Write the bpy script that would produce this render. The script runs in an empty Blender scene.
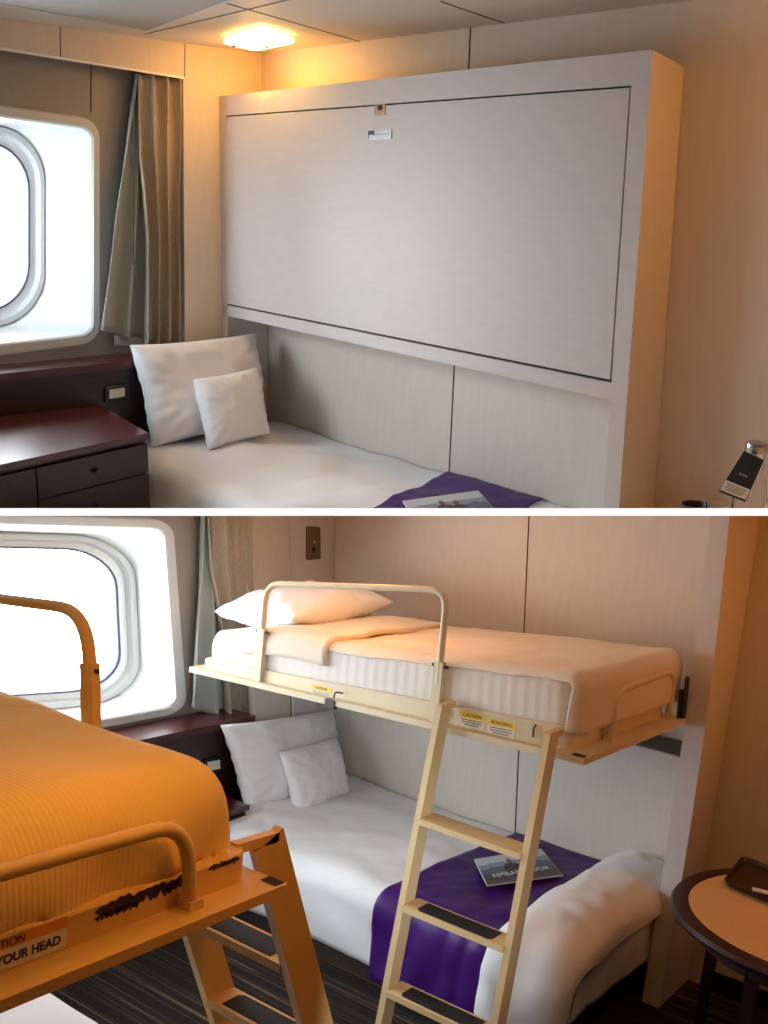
import bpy, bmesh, math, random
from math import pi, sin, cos, tan, sqrt, hypot, atan2
from mathutils import Vector, Matrix, noise

random.seed(7)
SC = bpy.context.scene
COL = SC.collection
V = Vector

# ------------------------------------------------------------------ camera geometry (two cabins, one camera)
FPX = 1050.0
MU = Matrix(((0.675348, 0.736937, 0.028809), (0.232132, -0.175329, -0.956752), (-0.700015, 0.652828, -0.289474)))
TU = V((3.9334, -2.8778, 1.5798))
ML = Matrix(((0.796993, 0.59696, 0.091873), (0.106068, 0.011413, -0.994293), (-0.594602, 0.80219, -0.054223)))
TL = V((3.4548, -4.273, 2.0519))


def ray(M, t, u, v, k):
    d = M.transposed() @ V(((u - 384) / FPX, (v - 512) / FPX, 1.0))
    a, val = list(k.items())[0]
    i = 'xyz'.index(a)
    return t + d * ((val - t[i]) / d[i])


def U(u, v, **k): return ray(MU, TU, u, v, k)      # a measured point of the upper cabin on a known plane
def L(u, v, **k): return ray(ML, TL, u, v, k)      # the same for the lower cabin


R4 = (ML.transposed() @ MU).to_4x4()
W_UP = Matrix.Translation(TL) @ R4 @ Matrix.Translation(-TU)   # rigid placing of the upper cabin above the lower one
W_LO = Matrix.Identity(4)

cam_d = bpy.data.cameras.new('camera')
cam = bpy.data.objects.new('camera', cam_d)
COL.objects.link(cam)
cam_d.sensor_fit = 'HORIZONTAL'
cam_d.sensor_width = 36
cam_d.lens = FPX * 36 / 768
cam_d.clip_start = 0.02
rm = Matrix((ML[0], -ML[1], -ML[2])).transposed().to_4x4()
cam.matrix_world = Matrix.Translation(TL) @ rm
SC.camera = cam
CAMY = -ML[1].normalized()
CAMF = ML[2].normalized()
CAMX = ML[0].normalized()


# ------------------------------------------------------------------ materials
def lin(c):
    return tuple(((x / 255) / 12.92 if x <= 10 else (((x / 255) + .055) / 1.055) ** 2.4) for x in c)


def mat(name, rgb, rough=.6, metal=0., bump=0., bscale=60., var=0., vscale=3., stretch=None, emit=None, estr=0., spec=.5, sheen=0.,
        col2=None, trans=0., coat=0.):
    m = bpy.data.materials.new(name)
    m.use_nodes = True
    nt = m.node_tree
    b = nt.nodes['Principled BSDF']
    c = lin(rgb) + (1,)
    b.inputs['Base Color'].default_value = c
    b.inputs['Roughness'].default_value = rough
    b.inputs['Metallic'].default_value = metal
    b.inputs['Specular IOR Level'].default_value = spec
    b.inputs['Sheen Weight'].default_value = sheen
    b.inputs['Transmission Weight'].default_value = trans
    b.inputs['Coat Weight'].default_value = coat
    tc = nt.nodes.new('ShaderNodeTexCoord')
    mp = nt.nodes.new('ShaderNodeMapping')
    nt.links.new(tc.outputs['Object'], mp.inputs['Vector'])
    if stretch: mp.inputs['Scale'].default_value = stretch
    if var > 0:
        n = nt.nodes.new('ShaderNodeTexNoise')
        n.inputs['Scale'].default_value = vscale
        n.inputs['Detail'].default_value = 5
        nt.links.new(mp.outputs[0], n.inputs['Vector'])
        r = nt.nodes.new('ShaderNodeValToRGB')
        d = lin(col2) if col2 else tuple(x * (1 - var) for x in c[:3])
        r.color_ramp.elements[0].position = .32
        r.color_ramp.elements[1].position = .68
        r.color_ramp.elements[0].color = d + (1,)
        r.color_ramp.elements[1].color = c
        nt.links.new(n.outputs['Fac'], r.inputs[0])
        nt.links.new(r.outputs[0], b.inputs['Base Color'])
    if bump > 0:
        n = nt.nodes.new('ShaderNodeTexNoise')
        n.inputs['Scale'].default_value = bscale
        n.inputs['Detail'].default_value = 3
        nt.links.new(mp.outputs[0], n.inputs['Vector'])
        bp = nt.nodes.new('ShaderNodeBump')
        bp.inputs['Strength'].default_value = bump
        bp.inputs['Distance'].default_value = .01
        nt.links.new(n.outputs['Fac'], bp.inputs['Height'])
        nt.links.new(bp.outputs[0], b.inputs['Normal'])
    if emit:
        b.inputs['Emission Color'].default_value = lin(emit) + (1,)
        b.inputs['Emission Strength'].default_value = estr
    return m


def ribbed(name, rgb, axis, freq, rough=.8, dist=.002, cross=0.):
    m = mat(name, rgb, rough)
    nt = m.node_tree
    b = nt.nodes['Principled BSDF']
    tc = nt.nodes['Texture Coordinate']
    prev = None
    for ax, fr in ((axis, freq), ('Y' if axis == 'X' else 'X', cross)):
        if fr <= 0: continue
        w = nt.nodes.new('ShaderNodeTexWave')
        w.wave_type = 'BANDS'
        w.bands_direction = ax
        w.inputs['Scale'].default_value = fr
        w.inputs['Distortion'].default_value = .6
        nt.links.new(tc.outputs['Object'], w.inputs['Vector'])
        bp = nt.nodes.new('ShaderNodeBump')
        bp.inputs['Strength'].default_value = .5
        bp.inputs['Distance'].default_value = dist
        nt.links.new(w.outputs['Fac'], bp.inputs['Height'])
        if prev: nt.links.new(prev.outputs[0], bp.inputs['Normal'])
        prev = bp
    nt.links.new(prev.outputs[0], b.inputs['Normal'])
    return m


M = {}
M['panel'] = mat('panel laminate', (214, 203, 190), .5, var=.05, vscale=40, stretch=(1, 1, .15), bump=.02, bscale=300, spec=.4)
M['cabinet'] = mat('cabinet laminate', (210, 202, 198), .5, var=.04, vscale=50, stretch=(.3, 1, 1), bump=.02, bscale=350, spec=.4)
M['ceiling'] = mat('ceiling panel', (205, 196, 184), .55, var=.03, vscale=20)
M['recess'] = mat('grey recess panel', (150, 144, 138), .6, var=.04, vscale=30)
M['white_plastic'] = mat('white moulding', (236, 240, 240), .35)
M['frame_grey'] = mat('pale window border', (205, 207, 205), .45)
M['gasket'] = mat('dark rubber gasket', (84, 84, 104), .5)
M['seam'] = mat('dark seam', (58, 46, 38), .8)
M['wood'] = mat('dark cherry wood', (78, 25, 22), .28, var=.35, vscale=9, stretch=(6, 1, 6), spec=.5, coat=.25)
M['wood_dark'] = mat('dark cabinet wood', (44, 14, 13), .35, var=.3, vscale=9, stretch=(5, 1, 5))
M['cotton'] = mat('white cotton', (236, 235, 236), .85, bump=.12, bscale=260, sheen=.2)
M['cotton_soft'] = mat('white pillow cotton', (240, 239, 240), .85, bump=.35, bscale=14, sheen=.2)
M['sheet'] = mat('cream bunk sheet', (228, 214, 196), .85, bump=.1, bscale=30, sheen=.2)
M['purple'] = mat('purple satin', (68, 14, 112), .5, var=.15, vscale=4, spec=.4)
M['metal_cream'] = mat('cream painted metal', (218, 204, 172), .42, var=.06, vscale=12, spec=.5)
M['metal_lamplit'] = mat('lamp-tinted cream painted metal', (222, 180, 110), .42, var=.06, vscale=12, spec=.5)  # same cream paint, with the orange lamplight put into its colour
M['black'] = mat('black grip tape', (22, 22, 24), .8, bump=.3, bscale=500)
M['chip'] = mat('chipped paint', (48, 26, 18), .8)
M['chrome'] = mat('brushed steel', (190, 190, 188), .3, metal=.9)
M['dark_metal'] = mat('dark bronze metal', (70, 62, 56), .4, metal=.6)
M['brass'] = mat('pale brass plate', (170, 140, 105), .4, metal=.5)
M['lining'] = mat('grey curtain lining', (166, 170, 164), .8, bump=.1, bscale=200, sheen=.3)
M['curtain'] = mat('tan woven curtain', (186, 172, 150), .9, var=.15, vscale=120, stretch=(1, 1, .3), bump=.3, bscale=400)
M['skirt'] = mat('dark bed base fabric', (58, 48, 40), .9, bump=.2, bscale=300)
M['ivory'] = mat('ivory switch', (225, 220, 200), .4)
M['black_plastic'] = mat('black plastic', (18, 18, 18), .35)
M['tabletop'] = mat('cream laminate', (222, 182, 122), .5, var=.05, vscale=60)
M['yellow_sticker'] = mat('yellow sticker', (235, 200, 60), .5)
M['white_sticker'] = mat('white sticker', (226, 220, 200), .5)
M['paper_white'] = mat('white paper', (232, 230, 225), .5)
M['orange_sticker'] = mat('orange sticker', (225, 150, 60), .5)
M['ink'] = mat('dark ink', (30, 24, 24), .7)
M['white_ink'] = mat('white ink', (240, 240, 240), .6)
M['skin'] = mat('brown tone print', (120, 78, 62), .5)
M['jacket'] = mat('dark print', (52, 38, 44), .5)
M['glass_clear'] = mat('clear glass', (255, 255, 255), .02, trans=1.0)
M['baseboard'] = mat('black baseboard', (16, 12, 10), .5)
M['lamp_lit'] = mat('lit diffuser', (255, 240, 200), .4, emit=(255, 208, 120), estr=7)
M['lamp_rim'] = mat('lamp diffuser rim', (255, 236, 190), .4, emit=(255, 200, 110), estr=1.2)
M['deck'] = mat('white painted deck', (250, 250, 250), .6)
M['mattress'] = ribbed('quilted mattress', (226, 220, 214), 'X', 7, dist=.0022)
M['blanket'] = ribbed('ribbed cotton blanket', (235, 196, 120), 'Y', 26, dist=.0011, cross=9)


def sky_material():
    m = bpy.data.materials.new('overcast sky')
    m.use_nodes = True
    nt = m.node_tree
    for n in list(nt.nodes): nt.nodes.remove(n)
    e = nt.nodes.new('ShaderNodeEmission')
    e.inputs['Color'].default_value = (.90, .96, 1, 1)
    e.inputs['Strength'].default_value = SKY_E
    o = nt.nodes.new('ShaderNodeOutputMaterial')
    nt.links.new(e.outputs[0], o.inputs[0])
    return m


def glass_pane_material():
    m = bpy.data.materials.new('window glass')
    m.use_nodes = True
    nt = m.node_tree
    for n in list(nt.nodes): nt.nodes.remove(n)
    t = nt.nodes.new('ShaderNodeBsdfTransparent')
    g = nt.nodes.new('ShaderNodeBsdfGlossy')
    g.inputs['Roughness'].default_value = .02
    fr = nt.nodes.new('ShaderNodeFresnel')
    x = nt.nodes.new('ShaderNodeMixShader')
    o = nt.nodes.new('ShaderNodeOutputMaterial')
    nt.links.new(fr.outputs[0], x.inputs[0])
    nt.links.new(t.outputs[0], x.inputs[1])
    nt.links.new(g.outputs[0], x.inputs[2])
    nt.links.new(x.outputs[0], o.inputs[0])
    return m


def carpet_material():
    m = mat('striped carpet', (60, 46, 36), .95, bump=.5, bscale=500)
    nt = m.node_tree
    b = nt.nodes['Principled BSDF']
    tc = nt.nodes['Texture Coordinate']
    mp = nt.nodes.new('ShaderNodeMapping')
    mp.inputs['Scale'].default_value = (.3, 24, 1)
    nt.links.new(tc.outputs['Object'], mp.inputs['Vector'])
    n = nt.nodes.new('ShaderNodeTexNoise')
    n.inputs['Scale'].default_value = 1.0
    n.inputs['Detail'].default_value = 2.5
    nt.links.new(mp.outputs[0], n.inputs['Vector'])
    r = nt.nodes.new('ShaderNodeValToRGB')
    cr = r.color_ramp
    cr.interpolation = 'LINEAR'
    stops = [(.0, (14, 10, 10)), (.44, (26, 18, 15)), (.48, (20, 14, 12)), (.51, (84, 66, 48)), (.54, (24, 18, 14)), (.60, (34, 26, 20)), (.635, (128, 104, 78)), (.66, (30, 22, 18))]
    cr.elements[0].position = 0
    cr.elements[0].color = lin(stops[0][1]) + (1,)
    cr.elements[1].position = stops[-1][0]
    cr.elements[1].color = lin(stops[-1][1]) + (1,)
    for p, c in stops[1:-1]:
        e = cr.elements.new(p)
        e.color = lin(c) + (1,)
    nt.links.new(n.outputs['Fac'], r.inputs[0])
    nt.links.new(r.outputs[0], b.inputs['Base Color'])
    return m


def perforated_material():
    m = mat('perforated vent panel', (150, 150, 146), .6)
    nt = m.node_tree
    b = nt.nodes['Principled BSDF']
    tc = nt.nodes['Texture Coordinate']
    vo = nt.nodes.new('ShaderNodeTexVoronoi')
    vo.inputs['Scale'].default_value = 70
    vo.inputs['Randomness'].default_value = 0
    nt.links.new(tc.outputs['Object'], vo.inputs['Vector'])
    r = nt.nodes.new('ShaderNodeValToRGB')
    r.color_ramp.elements[0].position = .25
    r.color_ramp.elements[1].position = .4
    r.color_ramp.elements[0].color = lin((70, 68, 64)) + (1,)
    r.color_ramp.elements[1].color = lin((168, 166, 160)) + (1,)
    nt.links.new(vo.outputs['Distance'], r.inputs[0])
    nt.links.new(r.outputs[0], b.inputs['Base Color'])
    return m


def cover_material(name, top, bottom, band):
    """printed cover: a misty landscape photo, pale sky over a dark shore (object X/Y of the brochure)"""
    m = mat(name, top, .3)
    nt = m.node_tree
    b = nt.nodes['Principled BSDF']
    tc = nt.nodes['Texture Coordinate']
    sp = nt.nodes.new('ShaderNodeSeparateXYZ')
    nt.links.new(tc.outputs['Generated'], sp.inputs[0])
    n = nt.nodes.new('ShaderNodeTexNoise')
    n.inputs['Scale'].default_value = 6
    nt.links.new(tc.outputs['Generated'], n.inputs['Vector'])
    a = nt.nodes.new('ShaderNodeMath')
    a.operation = 'MULTIPLY_ADD'
    a.inputs[1].default_value = .25
    nt.links.new(n.outputs['Fac'], a.inputs[0])
    nt.links.new(sp.outputs['Y'], a.inputs[2])
    r = nt.nodes.new('ShaderNodeValToRGB')
    cr = r.color_ramp
    cr.elements[0].position = .1
    cr.elements[0].color = lin(bottom) + (1,)
    cr.elements[1].position = .8
    cr.elements[1].color = lin(top) + (1,)
    for p, c in ((.3, (44, 40, 52)), (.42, band), (.6, (130, 146, 166))):
        e = cr.elements.new(p)
        e.color = lin(c) + (1,)
    nt.links.new(a.outputs[0], r.inputs[0])
    nt.links.new(r.outputs[0], b.inputs['Base Color'])
    return m


SKY_E = 15.0
M['sky'] = sky_material()
M['pane'] = glass_pane_material()
M['carpet'] = carpet_material()
M['perforated'] = perforated_material()
M['cover'] = cover_material('brochure cover print', (196, 204, 214), (84, 50, 40), (66, 84, 120))

# ------------------------------------------------------------------ objects
CUR = {'w': W_LO, 'tag': 'lo'}
ROOTS = []


def thing(name, label=None, cat=None, base=(0, 0, 0), group=None, kind=None):
    o = bpy.data.objects.new(name, None)
    o.empty_display_size = .05
    COL.objects.link(o)
    o['_base'] = tuple(base)
    ROOTS.append((o, CUR['tag'], V(base)))
    if label: o['label'] = label
    if cat: o['category'] = cat
    if group: o['group'] = group
    if kind: o['kind'] = kind
    return o


THICK = {}


def fin(name, bm, material, parent, smooth=False, angle=40):
    """link a bmesh given in cabin coordinates as ONE mesh object under parent (or as a top-level object)"""
    th_ = THICK.pop(id(bm), 0)
    me = bpy.data.meshes.new(name)
    bmesh.ops.recalc_face_normals(bm, faces=bm.faces)
    if smooth:
        for f in bm.faces: f.smooth = True
        for e in bm.edges:
            if len(e.link_faces) == 2 and e.calc_face_angle(0) > math.radians(angle): e.smooth = False
    bm.to_mesh(me)
    bm.free()
    mats = material if isinstance(material, (list, tuple)) else [material]
    for mm in mats: me.materials.append(mm)
    o = bpy.data.objects.new(name, me)
    COL.objects.link(o)
    if th_:
        md = o.modifiers.new('cloth thickness', 'SOLIDIFY')
        md.thickness = th_
        md.offset = 0
    root = parent
    while root is not None and root.parent is not None: root = root.parent
    if root is None:
        ROOTS.append((o, CUR['tag'], V((0, 0, 0))))
    else:
        b = next(bb for (r, t, bb) in ROOTS if r is root)
        me.transform(Matrix.Translation(-b))
        o.parent = parent
    return o


def tag(o, label=None, cat=None, group=None, kind=None):
    if label: o['label'] = label
    if cat: o['category'] = cat
    if group: o['group'] = group
    if kind: o['kind'] = kind
    return o


def rebase(o):
    """put a single-mesh thing's origin at its lowest middle point"""
    me = o.data
    xs = [v.co for v in me.vertices]
    b = V(((min(p.x for p in xs) + max(p.x for p in xs)) / 2, (min(p.y for p in xs) + max(p.y for p in xs)) / 2, min(p.z for p in xs)))
    me.transform(Matrix.Translation(-b))
    for i, (r, t, bb) in enumerate(ROOTS):
        if r is o: ROOTS[i] = (r, t, b)
    return o


def poly_prism(bm, bottom, top):
    n = len(bottom)
    a = [bm.verts.new(p) for p in bottom]
    b = [bm.verts.new(p) for p in top]
    bm.faces.new(a[::-1])
    bm.faces.new(b)
    for i in range(n): bm.faces.new((a[i], a[(i + 1) % n], b[(i + 1) % n], b[i]))
    return a + b


def bevel(bm, r, seg=2, verts=None, ang=30):
    es = [e for e in bm.edges if len(e.link_faces) == 2 and e.calc_face_angle(0) > math.radians(ang) and (verts is None or (e.verts[0] in verts and e.verts[1] in verts))]
    if es: bmesh.ops.bevel(bm, geom=es, offset=r, segments=seg, profile=.5, affect='EDGES', clamp_overlap=True)


def box(x0, x1, y0, y1, z0, z1, r=0., seg=2, bm=None):
    own = bm is None
    if own: bm = bmesh.new()
    b = bmesh.new()
    poly_prism(b, [(x0, y0, z0), (x1, y0, z0), (x1, y1, z0), (x0, y1, z0)], [(x0, y0, z1), (x1, y0, z1), (x1, y1, z1), (x0, y1, z1)])
    if r > 0: bevel(b, r, seg)
    merge(bm, b)
    return bm


def merge(bm, b):
    me = bpy.data.meshes.new('tmp')
    b.to_mesh(me)
    b.free()
    bm.from_mesh(me)
    bpy.data.meshes.remove(me)


def hexa(p, r=0., seg=2, bm=None):
    """p: 4 bottom points + 4 top points"""
    if bm is None: bm = bmesh.new()
    b = bmesh.new()
    poly_prism(b, p[:4], p[4:])
    if r > 0: bevel(b, r, seg)
    merge(bm, b)
    return bm


def slabquad(a, b, c, d, off, r=0., bm=None):
    """quad a b c d thickened by the vector off"""
    off, a, b, c, d = V(off), V(a), V(b), V(c), V(d)
    return hexa([a, b, c, d, a + off, b + off, c + off, d + off], r, bm=bm)


def beam(p, q, w, h, up=(0, 0, 1), r=0.003, bm=None):
    """box section from p to q; w along the side vector, h along up"""
    p, q = V(p), V(q)
    t = (q - p).normalized()
    s = t.cross(V(up)).normalized() * w / 2
    n = s.cross(t).normalized() * h / 2
    return hexa([p - s - n, p + s - n, p + s + n, p - s + n, q - s - n, q + s - n, q + s + n, q - s + n], r, bm=bm)


def fillet(pts, r, n=6):
    out = [V(pts[0])]
    for i in range(1, len(pts) - 1):
        a, b, c = V(pts[i - 1]), V(pts[i]), V(pts[i + 1])
        d1, d2 = (a - b), (c - b)
        rr = min(r, d1.length * .49, d2.length * .49)
        p0 = b + d1.normalized() * rr
        p2 = b + d2.normalized() * rr
        for k in range(n + 1):
            t = k / n
            out.append(p0 * (1 - t) ** 2 + b * 2 * t * (1 - t) + p2 * t * t)
    out.append(V(pts[-1]))
    return out


def tube(pts, rad, seg=12, bm=None, rad2=None, up=(0, 0, 1)):
    """round (or oval, rad2) tube along pts"""
    if bm is None: bm = bmesh.new()
    pts = [V(p) for p in pts]
    rings = []
    nrm = None
    for i, p in enumerate(pts):
        t = (pts[min(i + 1, len(pts) - 1)] - pts[max(i - 1, 0)]).normalized()
        if nrm is None:
            nrm = V(up) - t * t.dot(V(up))
            if nrm.length < .05: nrm = V((0, 1, 0)) - t * t.y
            nrm.normalize()
        else:
            nrm = (nrm - t * t.dot(nrm)).normalized()
        s = t.cross(nrm)
        ring = []
        for k in range(seg):
            a = 2 * pi * k / seg
            ring.append(bm.verts.new(p + nrm * cos(a) * rad + s * sin(a) * (rad2 or rad)))
        rings.append(ring)
    for a, b in zip(rings, rings[1:]):
        for k in range(seg): bm.faces.new((a[k], a[(k + 1) % seg], b[(k + 1) % seg], b[k]))
    bm.faces.new(rings[0][::-1])
    bm.faces.new(rings[-1])
    return bm


def disc(c, r, h, axis=(0, 0, 1), seg=24, bm=None, r2=None):
    if bm is None: bm = bmesh.new()
    ax = V(axis).normalized()
    q = ax.to_track_quat('Z', 'Y')
    a = [bm.verts.new(V(c) + q @ V((r * cos(2 * pi * k / seg), r * sin(2 * pi * k / seg), 0))) for k in range(seg)]
    r2 = r if r2 is None else r2
    b = [bm.verts.new(V(c) + q @ V((r2 * cos(2 * pi * k / seg), r2 * sin(2 * pi * k / seg), h))) for k in range(seg)]
    bm.faces.new(a[::-1])
    bm.faces.new(b)
    for i in range(seg): bm.faces.new((a[i], a[(i + 1) % seg], b[(i + 1) % seg], b[i]))
    return bm


def lathe(c, prof, seg=32, bm=None):
    if bm is None: bm = bmesh.new()
    rings = []
    for (r, z) in prof:
        rings.append([bm.verts.new(V(c) + V((r * cos(2 * pi * k / seg), r * sin(2 * pi * k / seg), z))) for k in range(seg)])
    for a, b in zip(rings, rings[1:]):
        for k in range(seg): bm.faces.new((a[k], a[(k + 1) % seg], b[(k + 1) % seg], b[k]))
    bm.faces.new(rings[0][::-1])
    bm.faces.new(rings[-1])
    return bm


def grid(fn, nu, nv, bm=None, thick=0., nrm_out=None):
    """surface fn(i/nu, j/nv); fn may return None for a missing point. thick > 0 gives it a back side"""
    if bm is None: bm = bmesh.new()
    P = [[fn(i / nu, j / nv) for j in range(nv + 1)] for i in range(nu + 1)]
    vs = [[bm.verts.new(p) if p is not None else None for p in row] for row in P]
    fs = []
    for i in range(nu):
        for j in range(nv):
            q = (vs[i][j], vs[i + 1][j], vs[i + 1][j + 1], vs[i][j + 1])
            if all(q): fs.append(bm.faces.new(q))
    for v in [v for row in vs for v in row if v is not None and not v.link_faces]: bm.verts.remove(v)
    if thick: THICK[id(bm)] = abs(thick)
    return bm


def cushion(c, thick, pinch=.06, n=26, wr=.006, seed=0, puff=.42, normal=None, belly=0.):
    """pillow from four corner points (bottom-left, bottom-right, top-right, top-left)"""
    c = [V(p) for p in c]
    nm = normal or (c[1] - c[0]).cross(c[3] - c[0]).normalized()
    nm = V(nm).normalized()
    bm = bmesh.new()
    so = V((seed * 3.1, seed * 1.7, seed))

    def pt(s, t, side):
        a, b = 2 * s - 1, 2 * t - 1
        # edges bow inwards between the corners
        s2 = .5 + .5 * a * (1 - pinch * (1 - b * b))
        t2 = .5 + .5 * b * (1 - pinch * (1 - a * a))
        p = (c[0] * (1 - s2) + c[1] * s2) * (1 - t2) + (c[3] * (1 - s2) + c[2] * s2) * t2
        f = max(0, (1 - a ** 4) * (1 - b ** 4)) ** puff * (1 - .25 * (a * a + b * b) * .5)
        h = thick * .5 * f
        w = noise.noise(p * 7 + so) * wr * 1.6 + noise.noise(p * 19 + so) * wr * .7
        edge = (1 - abs(a)) * (1 - abs(b))
        rad = sin(atan2(b, a) * 22 + seed) * wr * .5 * max(0, 1 - edge * 3) * (1 if f > .1 else 0)
        return p + nm * side * (h + (w + rad) * min(1, f * 1.5)) - V((0, 0, belly)) * f

    rows = {}
    for side in (1, -1):
        for i in range(n + 1):
            for j in range(n + 1):
                e = i in (0, n) or j in (0, n)
                key = (i, j, 0 if e else side)
                if key not in rows: rows[key] = bm.verts.new(pt(i / n, j / n, 0 if e else side))
    for side in (1, -1):
        for i in range(n):
            for j in range(n):
                q = []
                for (a, b) in ((i, j), (i + 1, j), (i + 1, j + 1), (i, j + 1)):
                    e = a in (0, n) or b in (0, n)
                    q.append(rows[(a, b, 0 if e else side)])
                bm.faces.new(q if side > 0 else q[::-1])
    return bm


def drape_pt(p, q, xc, yc, r, top, sx=1, sy=-1, flare=0.):
    """cloth point: runs flat to (xc, yc), bends with radius r and hangs; p along x, q along y (q grows towards sy)"""
    px = max(0., (p - xc) * sx)
    qy = max(0., q - yc)
    e = hypot(px, qy)
    bx = min(p * sx, xc * sx) * sx
    by = min(q, yc)
    if e < 1e-9: return V((bx, by * sy, top))
    dx, dy = px / e * sx, qy / e * sy
    if e < r * pi / 2:
        h, z = r * sin(e / r), top - r * (1 - cos(e / r))
    else:
        h, z = r + flare * (e - r * pi / 2), top - r - (e - r * pi / 2)
    return V((bx + dx * h, by * sy + dy * h, z))


def text_mesh(s, size, material, parent, name='lettering', pos=(0, 0, 0), xdir=(1, 0, 0), ydir=(0, 0, 1), bold=0., extrude=.0004, align='CENTER'):
    cu = bpy.data.curves.new('txt', 'FONT')
    cu.body = s
    cu.size = size
    cu.align_x = align
    cu.align_y = 'CENTER'
    cu.extrude = extrude
    cu.offset = bold
    ob = bpy.data.objects.new('txt', cu)
    COL.objects.link(ob)
    dg = bpy.context.evaluated_depsgraph_get()
    me = bpy.data.meshes.new_from_object(ob.evaluated_get(dg))
    bpy.data.objects.remove(ob)
    bpy.data.curves.remove(cu)
    x = V(xdir).normalized()
    y = (V(ydir) - x * V(ydir).dot(x)).normalized()
    z = x.cross(y)
    me.transform(Matrix.Translation(V(pos)) @ Matrix((x, y, z)).transposed().to_4x4())
    bm = bmesh.new()
    bm.from_mesh(me)
    bpy.data.meshes.remove(me)
    return fin(name, bm, material, parent)


def quadmap(c):
    """bilinear map of a quad (bl, br, tr, tl) on [-1,1]^2"""
    c = [V(p) for p in c]
    def f(s, t, off=V((0, 0, 0))):
        a, b = (s + 1) / 2, (t + 1) / 2
        return (c[0] * (1 - a) + c[1] * a) * (1 - b) + (c[3] * (1 - a) + c[2] * a) * b + off
    return f


def rrect(rx, ry, rad_x, rad_y, n=8):
    out = []
    for (cx, cy, a0) in ((1, 1, 0), (-1, 1, 90), (-1, -1, 180), (1, -1, 270)):
        for k in range(n + 1):
            a = math.radians(a0 + 90 * k / n)
            out.append((cx * (rx - rad_x) + rad_x * cos(a), cy * (ry - rad_y) + rad_y * sin(a)))
    return out


def loft(loops, bm=None, close=False):
    if bm is None: bm = bmesh.new()
    rs = [[bm.verts.new(p) for p in l] for l in loops]
    if close: rs.append(rs[0])
    n = len(rs[0])
    for a, b in zip(rs, rs[1:]):
        for k in range(n): bm.faces.new((a[k], a[(k + 1) % n], b[(k + 1) % n], b[k]))
    return bm
#PART2
# ================================================================== UPPER CABIN
CUR['tag'] = 'up'
D = .222
H = 2.138


def structure(name, bm, m, smooth=False):
    o = fin(name, bm, m, None, smooth)
    o['kind'] = 'structure'
    return o


def line_on(a, b, w, off, th=.0012, bm=None, side=None):
    """thin strip along a-b lying on a surface whose outward normal is off"""
    a, b, n = V(a), V(b), V(off).normalized()
    s = (b - a).cross(n).normalized() * w / 2
    return slabquad(a - s, b - s, b + s, a + s, n * th, bm=bm)


structure('wall_back', box(-.05, 4.2, 0, .05, -.6, H + .02), M['panel'])
bm = box(-.35, 4.2, -3.4, .05, H, H + .05)
structure('ceiling', bm, M['ceiling'])
bm = bmesh.new()
line_on((1.212, 0, 0), (1.212, 0, H), .006, (0, -1, 0), bm=bm)
structure('trim_1', bm, M['seam'])
bm = bmesh.new()
for a, b in (((250, 10), (365, 43)), ((145, 34), (245, 10)), ((466, 10), (504, 23))):
    p, q = U(*a, z=H), U(*b, z=H)
    d = (q - p)
    if a == (145, 34): q = p + d * 1.6
    if a == (466, 10): p = p - d * .6
    if a == (250, 10): p = p - d * .2
    line_on(p, q, .006, (0, 0, -1), bm=bm)
structure('trim_2', bm, M['seam'])
# perforated air vent panel of the ceiling
P0, P1, P2 = U(146, 28.5, z=H), U(47, 10, z=H), U(197, 10, z=H)
d1, d2 = (P1 - P0) * 1.5, (P2 - P0) * 1.6
r = thing('ceiling_vent', 'grey perforated air vent panel set in the ceiling above the window', 'vent', P0)
fin('perforated_plate', slabquad(P0, P0 + d1, P0 + d1 + d2, P0 + d2, (0, 0, -.006)), M['perforated'], r)
bm = bmesh.new()
line_on(P0, P0 + d1, .012, (0, 0, -1), .009, bm)
line_on(P0, P0 + d2, .012, (0, 0, -1), .009, bm)
fin('edge_frame', bm, M['ceiling'], r)

# window-side wall: flat part beside the cabinet, soffit over the window niche, deeper recess wall
wt, wb = U(184, 78, x=0), U(178, 345, x=0)
bm = slabquad((0, .02, 2.16), (0, .02, -.6), (0, wb.y, -.6), (0, wt.y, 2.16), (-.13, 0, 0))
s1, s2 = U(8, 50, x=0), wt
sd = (s1 - s2) / (s1.y - s2.y)
e = s2 + sd * (-2.8 - s2.y)
slabquad((0, s2.y + .001, 2.16), s2 + V((0, .001, 0)), e, (0, -2.8, 2.16), (-.02, 0, 0), bm=bm)
structure('wall_left', bm, M['panel'])
bm = bmesh.new()
line_on(s2, e, .008, (1, 0, 0), .004, bm)
structure('trim_3', bm, M['white_plastic'])
bm = bmesh.new()
line_on(U(60, 18, x=0), U(60.5, 58, x=0), .003, (1, 0, 0), .001, bm)
line_on(U(185, 44, x=0), U(184.5, 78, x=0), .003, (1, 0, 0), .001, bm)
structure('trim_4', bm, M['seam'])


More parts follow.
